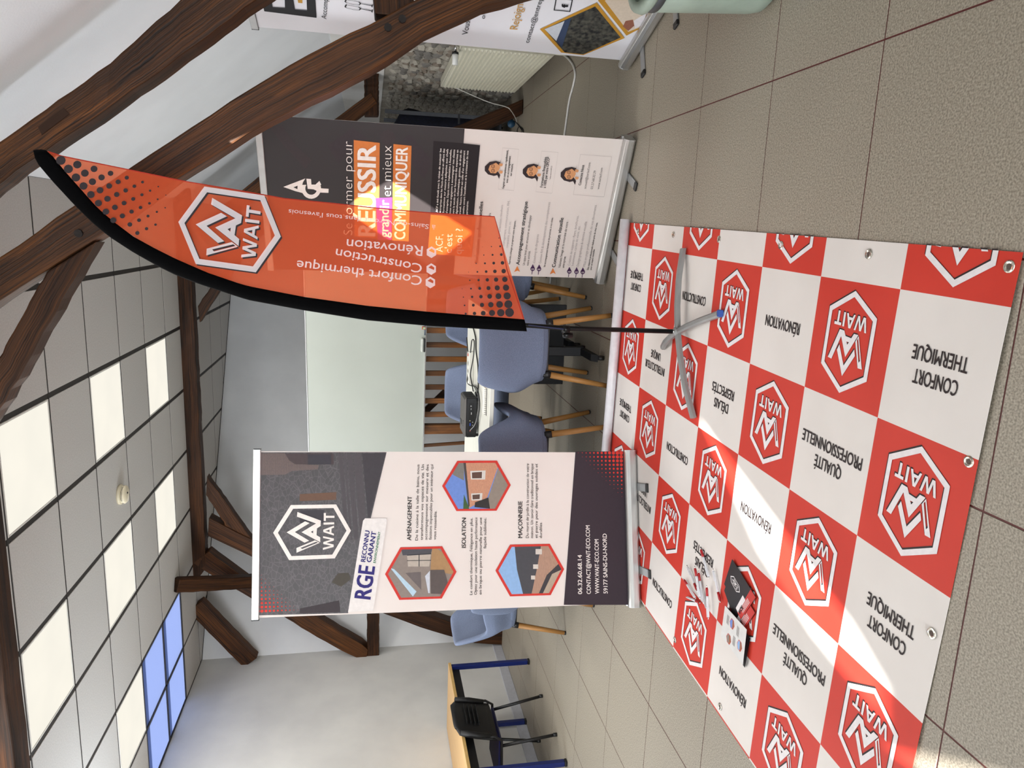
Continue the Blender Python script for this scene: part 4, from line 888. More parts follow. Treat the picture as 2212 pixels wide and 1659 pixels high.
for i in range(-2, 9):
    for k in range(0, 10):
        p = c8((2212-74.6*i-10*k, 998-70.5*k+2*i))[0]; r = 9.6*(1-.095*max(0, i))*(1-.098*k)-.55*max(0, i)
        if r > .5 and inside(p, POLYF) and inside((p[0]+r*.75, p[1]), POLYF) and inside((p[0], p[1]+r*.6), POLYF): FPR.disc('halftone_dots', M_fgrey, p, r, 2, 12)
FPR.done()
M_pole = mat('black_gloss_pole', '#050506', .35, spec=.3); M_chr = mat('chrome', '#d5d5d5', .12, metal=1.0)
part('pole', MB().tube([fp(1452, 716), fp(1222, 709), fp(1100, 700), fp(900, 688), fp(657, 656), fp(450, 603)], [.011, .011, .010, .009, .008, .007], 12), M_pole, fl_, True)
part('pole_spigot', MB().tube([fp(1462, 716.3), fp(1450, 716)], .0075, 12), M_chr, fl_, True)
cl = fp(1222, 711); part('clamp', MB().tube([cl+Vector((0, 0, -.016)), cl+Vector((0, 0, .016))], .018, 14), M_pole, fl_, True)
part('clamp_knob', MB().lathe([(.006, -.03), (.013, -.028), (.015, 0), (.012, .014), (.003, .017)], 12, origin=tuple(fp(1223, 724))), M_pole, fl_, True)
part('cord', MB().tube([fp(1140, 699, .012), fp(1180, 703, .015), fp(1216, 707, .015)], .0035, 6), mat('navy_cord', '#1d2240', .6), fl_)
M_ft = mat('grey_painted_steel', '#8d8d8b', .38, metal=.2)
ctr = at_z(1463, 716, .045)
def arm(pts, flip=0):
    b = MB(); n = 14; P = resample(pts, n); w, h = .014, .011; R_0 = []
    for k in range(n):
        t = (P[min(k+1, n-1)]-P[max(k-1, 0)]); t.z = 0; t.normalize(); s_ = Vector((-t.y, t.x, 0))
        b.v += [tuple(P[k]+s_*a+Vector((0, 0, c))) for a, c in ((-w, -h), (w, -h), (w, h*.4), (w*.5, h), (-w*.5, h), (-w, h*.4))]
    for k in range(n-1):
        for c in range(6): d_ = (c+1) % 6; b.f.append((k*6+c, k*6+d_, k*6+6+d_, k*6+6+c)); b.mi.append(0)
    b.f += [tuple(range(6)), tuple(range((n-1)*6, n*6))]; b.mi += [0, 0]; return b
e1, e2, e3, e4 = at_z(1475, 537, .02), at_z(1497, 903, .02), at_z(1553, 678, .02), at_z(1431, 750, .02)
def arch(e): return [e, e.lerp(ctr, .35)+Vector((0, 0, .012)), e.lerp(ctr, .7)+Vector((0, 0, .010)), ctr]
for e in (e1, e2, e3, e4): part('foot_bar', arm(arch(e)), M_ft, fl_)
part('foot_hub', MB().lathe([(.02, -.012), (.02, .014), (.012, .02)], 16, origin=tuple(ctr)), M_ft, fl_, True)
t_ = (e3-ctr).normalized(); part('foot_plug', MB().box(-.015, .015, -.012, .012, -.011, .010, c=.003), mat('blue_plastic', '#2c4f9e', .4), fl_).location = e3+t_*.008
# =================================================================== WHITEBOARD AND BALUSTRADE
WA = math.radians(-5.4)
M_wb = mat('whiteboard_enamel', '#b9bfb6', .4, col2='#b5bbb2', scale=2)
wbt = thing('whiteboard', 'large white marker board with slim aluminium frame on the far balustrade', 'whiteboard', (-1.38, 7.415, .875), WA)
hw = 1.12
part('writing_surface', MB().box(-hw, hw, -.008, .012, .012, 1.198, c=.002), M_wb, wbt)
for n_, q in (('frame_rail', (-hw-.012, hw+.012, 1.194, 1.208)), ('frame_rail', (-hw-.012, hw+.012, .002, .016)), ('frame_rail', (-hw-.012, -hw+.003, .002, 1.208)), ('frame_rail', (hw-.003, hw+.012, .002, 1.208))):
    part(n_, MB().box(q[0], q[1], -.014, .016, q[2], q[3], c=.003), M_alup, wbt)
part('pen_tray', MB().prism([(-.75, -.014, .006), (-.75, -.06, .006), (-.75, -.062, .016), (-.75, -.056, .012), (-.75, -.014, .012)], (1.5, 0, 0)), M_alup, wbt)
wr_ = lambda x, y, z: Vector((-1.38, 7.415, .875))+Matrix.Rotation(WA, 3, 'Z') @ Vector((x, y, z))
er = tag(link('board_eraser', None, None, wr_(.245, -.038, .016), (0, 0, WA)), 'white board eraser with black felt standing on the whiteboard tray', 'eraser')
part('felt', MB().box(-.07, .07, -.018, .018, 0, .014, c=.003), M_blkp, er); part('grip', MB().box(-.075, .075, -.02, .02, .014, .045, c=.012), mat('pale_plastic', '#d2d6cf', .4), er)
for k, (xx, c, nm) in enumerate(((.47, '#c8552c', 'orange'), (.40, '#5f6a76', 'grey'))):
    mk = tag(link('marker_pen', None, None, wr_(xx, -.036, .022), (0, 0, WA)), nm+' marker pen lying on the whiteboard tray', 'marker', 'markers on the whiteboard tray')
    part('barrel', MB().tube([(-.05, 0, 0), (.05, 0, 0)], .008, 10), mat('marker_'+nm, c, .4), mk, True); part('cap', MB().tube([(.035, 0, 0), (.068, 0, 0)], .009, 10), mat('marker_cap_'+nm, c, .3), mk, True)
bx_ = tag(link('marker_box', None, None, wr_(.425, -.036, .03), (0, 0, WA)), 'tiny orange and green box on the whiteboard tray', 'box')
part('carton', MB().box(-.014, .014, -.012, .012, -.016, .022, c=.002), mat('orange_card', '#cc5a30', .5), bx_); part('label_patch', MB().box(-.010, .010, -.0135, -.012, -.010, .014), mat('green_card', '#a9c9a0', .5), bx_)
M_bal = wood('varnished_baluster', '#6a421c', '#a06a32', .45)
bal = thing('stair_balustrade', 'brown wooden balustrade of upright slats below the whiteboard', 'balustrade', (0, 0, 0))
d_b = Vector((math.cos(WA), math.sin(WA), 0)); nb = Vector((-d_b.y, d_b.x, 0)); ob = Vector((-1.0, 7.46, 0))
def bpnt(x, z, o=0): P = ob+d_b*((x+1.0)/d_b.x)+nb*o; return Vector((P.x, P.y, z))
xs = [-.85, -.70, -.55, -.40]+[-1.0-.1535*k for k in range(7)]
for k, x in enumerate(xs): bar_beam('slat', bpnt(x, 0.06), bpnt(x, 1.02), .056, .024, M_bal, bal, side=(0, 1, 0), n=3, jit=.0005, seed=30+k, bevel=.003)
bar_beam('post', bpnt(-2.085, 0), bpnt(-2.085, 1.06), .105, .08, M_bal, bal, n=4, jit=.001, seed=50)
bar_beam('post', bpnt(-.25, 0), bpnt(-.25, 1.06), .105, .08, M_bal, bal, n=4, jit=.001, seed=51)
bar_beam('hand_rail', bpnt(-2.1, 1.04), bpnt(-.2, 1.04), .06, .07, M_bal, bal, n=4, jit=.001, seed=52)
bar_beam('bottom_rail', bpnt(-2.1, .08), bpnt(-.2, .08), .06, .04, M_bal, bal, n=4, jit=.001, seed=53)
bar_beam('stair_string', bpnt(-1.62, .50, .25), bpnt(-2.15, 1.02, .25), .07, .05, M_oak2, bal, n=4, jit=.002, seed=54)
bar_beam('slat', bpnt(-2.27, 0, .1), bpnt(-2.33, 1.05, .1), .035, .03, M_bal, bal, n=4, jit=.001, seed=55)
# =================================================================== MEETING TABLES AND WHAT LIES ON THEM
M_top = mat('white_laminate', '#dcdcd2', .35, col2='#d7d7cd', scale=3); M_leg = mat('anthracite_steel', '#0c0d11', .5, spec=.3)
TZ = .735
for k, (y0, y1, lab) in enumerate(((4.215, 4.784, 'white meeting table nearest the viewer carrying the projector, dark legs'), (4.790, 5.300, 'white meeting table on the far side, butted against the projector table'))):
    ta = thing('meeting_table', lab, 'table', (-1.41, (y0+y1)/2, 0), 0, 'white meeting tables pushed together'); hd = (y1-y0)/2
    part('table_top', MB().box(-.94, .94, -hd, hd, TZ-.028, TZ, c=.003), M_top, ta)
    for sx in (-.675, .675):
        part('leg_column', MB().box(sx-.03, sx+.03, -.02+.05, .02+.05, .06, TZ-.028, c=.004), M_leg, ta)
        part('leg_foot', MB().prism([(sx-.022, -.24 if k == 0 else -.23, .05), (sx-.022, -.20, .085), (sx-.022, .2, .085), (sx-.022, .24, .05)], (.044, 0, 0)), M_leg, ta)
        for yy in (-.21, .21): part('caster', MB().tube([(sx-.012, yy, .025), (sx+.012, yy, .025)], .025, 14), M_blkp, ta, True)
    if k == 1: part('modesty_panel', MB().box(.365, .94, -.085, -.065, .075, TZ-.04, c=.003), M_leg, ta)
    part('frame_rail', MB().box(-.75, .75, .03, .07, TZ-.07, TZ-.028), M_leg, ta)
pj = thing('projector', 'black video projector on the white table, rear sockets towards the viewer', 'projector', (-1.205, 4.735, TZ), math.radians(1.5))
M_pj = mat('charcoal_projector_shell', '#4a4744', .5, col2='#444140', scale=5); M_pjb = mat('black_projector_side', '#17181b', .45)
w2, d2_, hh = .133, .115, .098
part('lower_shell', MB().box(-w2, w2, -d2_, d2_, .014, hh-.012, c=.006), M_pjb, pj)
part('top_cover', MB().prism([(-w2, -d2_, hh-.012), (w2, -d2_, hh-.012), (w2, d2_, hh-.012), (-w2, d2_, hh-.012)], (0, 0, .001)), M_pj, pj)
part('top_shell', MB().add([(-w2, -d2_, hh-.011), (w2, -d2_, hh-.011), (w2, d2_, hh-.011), (-w2, d2_, hh-.011), (-w2+.012, -d2_+.01, hh), (w2-.012, -d2_+.01, hh), (w2-.012, d2_-.01, hh), (-w2+.012, d2_-.01, hh)], [(0, 1, 5, 4), (1, 2, 6, 5), (2, 3, 7, 6), (3, 0, 4, 7), (4, 5, 6, 7), (3, 2, 1, 0)]), M_pj, pj)
gr = MB()
for k in range(11): gr.box(w2-.0005, w2+.003, -d2_+.01+.02*k, -d2_+.018+.02*k, .022, hh-.018)
part('side_grille', gr, M_pjb, pj); gr2 = MB()
for k in range(8): gr2.box(-w2-.002+.0*k, -w2+.001, -d2_+.006+.025*k, -d2_+.012+.025*k, .02, hh-.018)
part('side_grille', gr2, M_pjb, pj)
for x_ in (w2-.026, -w2+.004):
    g3 = MB()
    for k in range(4): g3.box(x_+.006*k, x_+.003+.006*k, -d2_-.003, -d2_, .018, hh-.016)
    part('rear_fins', g3, M_pjb, pj)
part('socket_panel', MB().box(-.10, .10, -d2_-.0015, -d2_, .034, .070), mat('matt_black_panel', '#0c0d10', .6), pj)
for x, z, w, h, c in ((-.045, .058, .020, .008, '#2f4fb0'), (-.02, .060, .006, .006, '#b9b48a'), (.03, .052, .016, .005, '#b9b9b9'), (.06, .054, .012, .006, '#8f9091'), (.08, .055, .010, .008, '#a4a4a4'), (-.03, .042, .006, .006, '#c9c9c0'), (-.05, .042, .005, .005, '#d8d8d0'), (-.088, .058, .008, .008, '#a24b3f')):
    part('socket', MB().box(x-w/2, x+w/2, -d2_-.004, -d2_-.001, z-h/2, z+h/2, c=.001), mat('socket_'+c[1:], c, .35, .3), pj)
for x in (-.12, .12): part('foot', MB().lathe([(.009, 0), (.011, .014)], 12, origin=(x, -d2_+.012, 0)), M_blkp, pj)
part('foot', MB().lathe([(.009, 0), (.011, .014)], 12, origin=(0, d2_-.012, 0)), M_blkp, pj)
part('focus_window', MB().box(-.075, -.045, .02, .09, hh, hh+.002), M_blkp, pj)
for k in range(3): part('button', MB().box(-.07+.016*k, -.062+.016*k, -.06, -.052, hh, hh+.0015), M_blkp, pj)
ps = thing('power_strip', 'white multi-socket power strip on the table beside the projector', 'power strip', tuple(at_z(1022, 794, TZ)), math.radians(6))
M_psw = mat('white_plastic', '#dcdbd2', .4)
part('body', MB().box(-.115, .115, -.026, .026, 0, .036, c=.005), M_psw, ps)
for k in range(3): part('socket', MB().lathe([(.018, .036), (.018, .0365), (.014, .0355)], 16, origin=(-.08+.055*k, 0, 0)), mat('socket_grey', '#b9b8b2', .5), ps)
part('switch', MB().box(.08, .10, -.012, .012, .036, .040, c=.002), mat('switch_red', '#b8402c', .4), ps)
nb_ = thing('spiral_notebook', 'white spiral notebook lying at the front edge of the projector table', 'notebook', (-1.03, 4.385, TZ), math.radians(4))
part('pages', MB().box(-.085, .085, -.055, .065, .0005, .007, c=.001), mat('paper_white', '#e4e2da', .7), nb_)
for k in range(13): part('wire_ring', MB().tube([(-.078+.013*k, -.055+.010*math.cos(g), .0075+.0065*math.sin(g)) for g in [2*math.pi*q/8 for q in range(9)]], .0013, 5), M_chr, nb_)
part('cover_edge', MB().box(-.086, .086, -.0665, -.064, 0, .003), M_blkp, nb_)
def cable(name, label, pts, r, m, cat='cable', grp=None, n=48):
    P = [Vector(p) for p in pts]; out = []
    for i in range(len(P)-1):
        p0, p1, p2, p3 = P[max(i-1, 0)], P[i], P[i+1], P[min(i+2, len(P)-1)]
        for k in range(8):
            t = k/8; out.append(.5*((2*p1)+(-p0+p2)*t+(2*p0-5*p1+4*p2-p3)*t*t+(-p0+3*p1-3*p2+p3)*t**3))
    out.append(P[-1]); return tag(part(name, MB().tube(out, r, 8), m, None, True), label, cat, grp)
M_cb = mat('black_cable', '#101114', .5); M_cw = mat('white_cable', '#d9d8d4', .45); M_cg = mat('grey_cable', '#77787a', .45)
c10 = crop(900, 690, 5.027)
def tpts(l, z=TZ+.006): return [at_z(x, y, z) for x, y in c10(*l)]
cable('power_cable', 'black cable looping over the table past the power strip', tpts([(605, 60), (640, 200), (645, 340), (665, 500), (670, 700), (655, 830), (640, 790)]), .0045, M_cb, grp='cables on the table')
cable('video_cable', 'black cable curling behind the power strip to the projector', tpts([(545, 195), (560, 380), (590, 480), (555, 600), (550, 680), (580, 715), (650, 740), (680, 850), (680, 1000), (640, 1200)], TZ+.016), .004, M_cb, grp='cables on the table')
cable('mains_lead', 'black lead knotted between power strip and table rear', tpts([(585, 360), (600, 230), (625, 240), (620, 380), (600, 500), (585, 600), (600, 700), (615, 780)], TZ+.026), .004, M_cb, grp='cables on the table')
cable('grey_lead', 'thin grey lead plugged into the projector rear', [at_z(*c10((605, 700))[0], TZ+.008), at_z(*c10((660, 800))[0], TZ+.006), at_z(*c10((672, 930))[0], TZ+.012), Vector((-1.22, 4.56, TZ+.03)), Vector((-1.285, 4.61, TZ+.058))], .0032, M_cg, grp='cables on the table')
# =================================================================== UPHOLSTERED CHAIRS
M_fab = mat('blue_grey_woven_fabric', '#727d95', .9, col2='#626c83', scale=260, detail=2, bump=.35); M_beech = wood('oiled_beech', '#b07f45', '#d0a264', .45)
def build_chair():
    root = link('shell_armchair', None)
    NA, NZ = 34, 9; b = MB(); th = .055
    def pos(u, f, inner):
        # u: -1 .. 1 from right arm front over the back to left arm front; f: height fraction
        p = abs(u); g = u*math.radians(112)
        zt = lerp(.835, .622, smoothstep(.28, .62, p))+.045*smoothstep(.66, .88, p)-.03*smoothstep(.93, 1, p)
        zb = .405+.012*smoothstep(.5, 1, p)
        z = lerp(zb, zt, f); k = lerp(.80, 1.03, smoothstep(0, .75, f)); rx, ry = .285*k, .27*k
        x = rx*math.copysign(abs(math.sin(g))**.72, g); y = -ry*math.copysign(abs(math.cos(g))**.72, math.cos(g))
        if p > .8: y += .17*(p-.8)/.2*.9
        y -= .05*smoothstep(.45, 1, f)*smoothstep(.6, .1, p)
        if inner:
            e = th*(.55+.45*math.sin(math.pi*min(1, f*1.0))); l = math.hypot(x, y+.02) or 1; x -= x/l*e; y -= (y+.02)/l*e; z = lerp(zb+.02, zt-.006, f)
        return (x, y, z)
    for inner in (0, 1):
        for i in range(NA+1):
            for j in range(NZ+1): b.v.append(pos(-1+2*i/NA, j/NZ, inner))
    W = NZ+1; Nn = (NA+1)*W
    for i in range(NA):
        for j in range(NZ):
            a = i*W+j; b.f.append((a, a+W, a+W+1, a+1)); b.f.append((Nn+a, Nn+a+1, Nn+a+W+1, Nn+a+W)); b.mi += [0, 0]
        a = i*W+NZ; b.f.append((a, a+W, Nn+a+W, Nn+a)); a = i*W; b.f.append((a, Nn+a, Nn+a+W, a+W)); b.mi += [0, 0]
    for i in (0, NA):
        for j in range(NZ): a = i*W+j; b.f.append((a, a+1, Nn+a+1, Nn+a)); b.mi.append(0)
    part('shell', b, M_fab, root, True).modifiers.new('sub', 'SUBSURF').levels = 1
    s = MB(); prof = [(.0, -.06), (.8, -.06), (.96, -.045), (1.0, -.01), (.97, .02), (.85, .035), (.4, .04), (0, .04)]; n = 28
    for r, z in prof[1:-1]:
        for k in range(n):
            g = 2*math.pi*k/n; c, q = math.cos(g), math.sin(g)
            s.v.append((.235*r*math.copysign(abs(c)**.7, c), .235*r*math.copysign(abs(q)**.7, q)+.025, .44+z))
    for i in range(len(prof)-3):
        for k in range(n): j = (k+1) % n; s.f.append((i*n+k, i*n+j, i*n+n+j, i*n+n+k)); s.mi.append(0)
    s.f.append(tuple(range(n-1, -1, -1))); e = (len(prof)-3)*n; s.f.append(tuple(range(e, e+n))); s.mi += [0, 0]
    part('seat_cushion', s, M_fab, root, True)
    part('under_frame', MB().box(-.16, .16, -.15, .17, .37, .385, c=.004), M_blkp, root)
    for sx in (-1, 1):
        for sy in (-1, 1):
            a = Vector((sx*.155, sy*.15, .40)); z0 = Vector((sx*.218, sy*.212, .012)); 
            lg = part('leg', MB().tube([a.lerp(z0, .10), z0], [.0205, .0150], 12), M_beech, root, True)
            part('collar', MB().tube([a, a.lerp(z0, .11)], .0225, 12), M_blkp, lg, True); part('glide', MB().tube([z0, (z0.x+sx*.002, z0.y+sy*.002, 0)], [.0158, .013], 12), M_blkp, lg, True)
    return root
ch0 = build_chair(); first = [True]
SEATS = [(-.673, 4.395, 0, 'blue-grey upholstered chair seen from behind, right beside the flag pole'), (-1.351, 4.285, 2, 'blue-grey upholstered chair seen from behind, half hidden by the roll-up with hexagon pictures'),
         (-1.31, 5.63, 180, 'pale blue upholstered chair facing the viewer across the table behind the projector'), (-.175, 4.957, 88, 'blue upholstered chair at the table end behind the orange flag and the charcoal roll-up'),
         (-.054, 5.753, 196, 'blue upholstered chair mostly hidden behind the charcoal roll-up'), (-2.70, 4.97, -92, 'pale blue upholstered chair facing the table end, left of the roll-up with hexagon pictures'),
         (-2.16, 4.385, 4, 'blue-grey upholstered chair almost wholly behind the roll-up with hexagon pictures'), (-.67, 5.66, 176, 'blue upholstered chair across the table behind the flag sleeve')]
for x, y, a, lab in SEATS:
    o = ch0 if first[0] else copy_tree(ch0); first[0] = False
    o.location = (x, y, 0); o.rotation_euler = (0, 0, math.radians(a)); tag(o, lab, 'chair', 'upholstered chairs round the meeting table')
# =================================================================== DESK AND BLACK CHAIR BY THE LEFT WALL
M_dk = mat('beech_laminate', '#cda873', .4, col2='#c49c66', scale=4, detail=4, stretch=(14, 1, 1)); M_blue = mat('royal_blue_lacquer', '#0f2060', .3); M_edge = mat('pale_beech_edge', '#c9a566', .5)
dk = thing('desk', 'beech topped desk with blue square legs against the left wall', 'desk', (-4.18, 5.2, 0))
part('desk_top', MB().box(-.325, .345, -.70, .69, .725, .75, c=.002), M_dk, dk); part('edge_band', MB().box(.345, .348, -.70, .69, .726, .749), M_edge, dk)
part('apron', MB().box(.29, .31, -.66, .65, .655, .725), M_blkp, dk); part('apron', MB().box(-.31, -.29, -.66, .65, .655, .725), M_blkp, dk)
for x in (-.305, .325-.003):
    for y in (-.665, .655): part('leg', MB().box(x-.02, x+.02, y-.02, y+.02, .02, .725, c=.004), M_blue, dk); part('leg_foot', MB().box(x-.021, x+.021, y-.021, y+.021, 0, .02, c=.003), M_blkp, dk)
bc = thing('stacking_chair', 'black plastic chair with dark blue seat pulled up to the beech desk', 'chair', (-4.07, 5.08, 0), math.radians(90))
M_bp = mat('black_textured_plastic', '#060608', .55, scale=200, bump=.2); M_bs = mat('dark_blue_seat', '#131a4c', .5)
# local frame: faces +y, back at -y
def shell_grid(f, nx, ny, th):
    b = MB()
    for s_ in (0, 1):
        for i in range(nx+1):
            for j in range(ny+1):
                x, y, z = f(i/nx*2-1, j/ny); b.v.append((x, y-(th if s_ else 0), z))
    W = ny+1; N = (nx+1)*W
    for i in range(nx):
        for j in range(ny): a = i*W+j; b.f.append((a, a+W, a+W+1, a+1)); b.f.append((N+a, N+a+1, N+a+W+1, N+a+W)); b.mi += [0, 0]
    for i in range(nx):
        for a in (i*W, i*W+ny): b.f.append((a, a+W, N+a+W, N+a)); b.mi.append(0)
    for j in range(ny):
        for a in (j, nx*W+j): b.f.append((a, a+1, N+a+1, N+a)); b.mi.append(0)
    return b
def bk(u, v):
    w = .225*(1-.10*(v > .5)*(v-.5)*2)*(1-.30*max(0, v-.86)/.14*(abs(u) ** 3)); return (u*w, -.235-.07*v+.035*u*u, .475+.335*v-.02*abs(u)**4*(1 if v > .9 else 0))
part('backrest', shell_grid(bk, 14, 8, .012), M_bp, bc, True)
for sx in (-1, 1): part('back_bolster', MB().tube([(sx*.212, -.24, .52), (sx*.215, -.262, .64), (sx*.205, -.29, .76)], [.018, .024, .018], 10), M_bp, bc, True)
for k in range(4): part('back_rib', MB().box(-.11, .11, -.300-.004*k, -.270, .60+.032*k, .608+.032*k), M_bp, bc)
part('seat', MB().box(-.215, .215, -.19, .22, .43, .455, c=.012), M_bs, bc)
for sx in (-1, 1):
    part('frame_tube', MB().tube([(sx*.215, -.245, .60), (sx*.222, -.24, .50), (sx*.225, -.20, .44), (sx*.222, .17, .425)], .011, 8), M_blkp, bc, True)
    part('leg', MB().tube([(sx*.222, -.15, .43), (sx*.245, -.22, .02)], .0125, 8), M_blkp, bc, True); part('leg', MB().tube([(sx*.222, .13, .43), (sx*.24, .21, .02)], .0125, 8), M_blkp, bc, True)
    for yy, xx in ((-.222, .2455), (.211, .2405)): part('leg_glide', MB().tube([(sx*xx, yy, 0), (sx*xx, yy, .03)], .015, 8), M_blkp, bc, True)
# =================================================================== RADIATOR, CABLES AND CLUTTER ON THE RIGHT
M_rad = mat('ivory_enamel', '#dcd9c6', .35)
rd = thing('radiator', 'ribbed ivory panel radiator on the rubble stone wall', 'radiator', (1.30, 6.25, .125))
rp_ = MB(); rp_.box(.0, .012, -.75, .75, 0, .68)
part('front_panel', rp_, M_rad, rd)
rb = MB()
for k in range(21):
    z = .03+.0305*k; rb.prism([(.002, -.72, z), (-.012, -.71, z+.004), (-.012, -.71, z+.013), (.002, -.72, z+.018)], (0, 1.44, 0))
o_ = part('rib_field', rb, M_rad, rd); o_['kind'] = 'stuff'
part('back_panel', MB().box(.06, .072, -.75, .75, 0, .68), M_rad, rd); part('top_grille', MB().box(.0, .072, -.755, .755, .675, .69, c=.003), M_rad, rd)
for y in (-.753, .748): part('side_cover', MB().box(0, .072, y-.004, y+.008, 0, .685), M_rad, rd)
part('valve_pipe', MB().tube([(.03, -.66, .68), (.03, -.66, .715), (-.02, -.66, .715)], .011, 10), M_chr, rd, True); part('thermostat', MB().tube([(-.03, -.66, .715), (-.04, -.66, .715), (-.105, -.66, .715)], [.019, .023, .020], 16), mat('white_thermostat', '#e2e2de', .4), rd, True); part('thermostat_ring', MB().tube([(-.018, -.66, .715), (-.034, -.66, .715)], .0235, 16), M_blkp, rd, True)
for y in (-.55, .55): part('wall_bracket', MB().box(.07, .085, y-.02, y+.02, .1, .6), M_rad, rd)
part('pipe', MB().tube([(.035, -.65, 0), (.035, -.65, -.125)], .009, 8), M_rad, rd, True)
cable('floor_cable', 'thick white cable curving over the floor tiles below the radiator', [at_z(x, y, .008) for x, y in ((1205, 112), (1222, 122), (1236, 138), (1242, 160), (1238, 185), (1230, 215), (1224, 255), (1219, 292), (1212, 340), (1200, 420), (1190, 560), (1189, 600), (1188, 612))], .0075, M_cw)
lead = cable('hanging_lead', 'thin white lead hanging from the radiator across the timber foot', [at_x(985, 190, 1.28), at_x(1025, 208, 1.24), at_x(1060, 222, 1.20), at_x(1090, 230, 1.10), at_x(1103, 238, 1.05), at_z(1116, 262, .006), at_z(1117, 290, .006)], .0038, M_cw)
M_navy = mat('navy_coat_cloth', '#12162b', .9, col2='#0b0e1c', scale=40, bump=.4)
ct = thing('coat_trolley', 'dark metal trolley hung with navy coats behind the charcoal roll-up', 'trolley', (.86, 7.95, 0))
for x, y in ((-.16, -.25), (.30, -.25), (-.16, .35), (.30, .35)): part('upright', MB().box(x-.018, x+.018, y-.018, y+.018, .05, 1.30, c=.003), mat('grey_steel_post', '#4c4f56', .45), ct); part('caster', MB().tube([(x-.012, y, .025), (x+.012, y, .025)], .025, 12), M_blkp, ct, True)
for z in (.12, .55): part('shelf', MB().box(-.18, .32, -.27, .37, z, z+.02), mat('dark_shelf', '#26282d', .6), ct)
part('hanging_bar', MB().tube([(.07, -.25, 1.28), (.07, .35, 1.28)], .012, 8), mat('grey_steel_post', '#4c4f56', .45), ct, True)
def coat(y0, sd):
    b = MB(); rnd = random.Random(sd); n, m_ = 12, 14
    for j in range(m_+1):
        f = j/m_; z = 1.27-.95*f; w = lerp(.06, .24, smoothstep(0, .18, f))*(1+.08*math.sin(f*9+sd)); t = lerp(.03, .085, smoothstep(0, .2, f))
        for k in range(n):
            g = 2*math.pi*k/n; b.v.append((.07+w*math.cos(g)*(1+.10*math.sin(5*g+f*6+sd)), y0+t*math.sin(g)*(1+.2*math.sin(3*g+f*5)), z))
    for j in range(m_):
        for k in range(n): q = (k+1) % n; b.f.append((j*n+k, j*n+q, j*n+n+q, j*n+n+k)); b.mi.append(0)
    b.f += [tuple(range(n)), tuple(range(m_*n, m_*n+n))]; b.mi += [0, 0]; return b
for k, y0 in enumerate((-.20, .04, .28)): tag(part('hanging_coat', coat(y0, k), M_navy, None, True), ['dark navy coat hanging nearest the timber leg', 'dark navy coat hanging in the middle of the trolley', 'dark navy coat hanging nearest the far wall'][k], 'coat', 'navy coats on the trolley').location = (.86, 7.95, 0)
cl_ = thing('cable_reel', 'small blue cable reel on the floor beside the timber foot', 'cable reel', tuple(at_z(1112, 268)))
part('drum', MB().tube([(0, -.018, .036), (0, .018, .036)], .020, 16), M_blkp, cl_, True)
for y in (-.022, .018): part('flange', MB().tube([(0, y, .036), (0, y+.004, .036)], .036, 20), mat('reel_blue', '#1d4460', .5), cl_, True)
cable('black_lead', 'black lead coiled on the floor by the timber foot', [at_z(x, y, .005) for x, y in ((1112, 262), (1118, 268), (1124, 276), (1128, 284), (1122, 290), (1117, 284), (1121, 274), (1130, 280), (1130, 292))], .004, M_cb)
# =================================================================== PENS AND LEAFLETS ON THE BACKDROP
M_pw = mat('white_pen_plastic', '#dcdce0', .3); M_pr = mat('red_pen_grip', '#a8141c', .4)
c11 = crop(1440, 1160, 5.53)
def build_pen():
    r = link('ballpoint_pen', None)
    part('barrel', MB().tube([(-.028, 0, 0), (-.02, 0, 0), (.055, 0, 0), (.062, 0, 0)], [.0052, .0056, .0050, .0042], 12), M_pw, r, True)
    part('grip', MB().tube([(-.062, 0, 0), (-.055, 0, 0), (-.04, 0, 0), (-.027, 0, 0)], [.0042, .0060, .0056, .0060], 12), M_pr, r, True)
    part('tip', MB().tube([(-.072, 0, 0), (-.069, 0, 0), (-.061, 0, 0)], [.0008, .0022, .0040], 10), M_chr, r, True)
    part('button', MB().tube([(.062, 0, 0), (.072, 0, 0)], .0024, 8), M_chr, r, True)
    part('clip', MB().box(.018, .062, -.002, .002, .005, .0075, c=.0006), M_pw, r); return r
pen0 = build_pen(); pf = True
PENS = [((408, 145), (505, 475), 'red and white pen lying alone nearest the black roll-up, on the printed slogan', 0), ((640, 770), (558, 395), 'white pen with red grip towards the leaflets, apart from the pile', 0), ((352, 610), (262, 385), 'white pen at the edge of the pile with its red grip underneath', 0),
        ((340, 380), (395, 705), 'red-gripped pen on top of the pile, second from the roll-up', .011), ((380, 420), (440, 780), 'red-gripped pen in the middle of the pile', .0), ((390, 560), (475, 825), 'white pen crossing beneath the middle of the pile', .0), ((478, 592), (500, 970), 'red-gripped pen pointing to the floor emblem, lowest of the pile', .011),
        ((205, 505), (345, 730), 'red-tipped pen lying on the red square left of the pile', 0), ((395, 785), (245, 718), 'short looking pen pointing sideways below the pile', 0)]
for k, (a, b, lab, dz) in enumerate(PENS):
    o = pen0 if pf else copy_tree(pen0); pf = False
    z = .0155+dz; A, B_ = at_z(*c11(a)[0], z), at_z(*c11(b)[0], z); c_ = (A+B_)/2; o.location = (c_.x, c_.y, z); o.rotation_euler = (0, 0, math.atan2(B_.y-A.y, B_.x-A.x)); tag(o, lab, 'pen', 'pens scattered on the backdrop')
M_bro = mat('black_coated_paper', '#1b1a1d', .3); M_brr = mat('red_coated_paper', '#c2281f', .35); M_brw = mat('white_coated_paper', '#d9d8d6', .4)
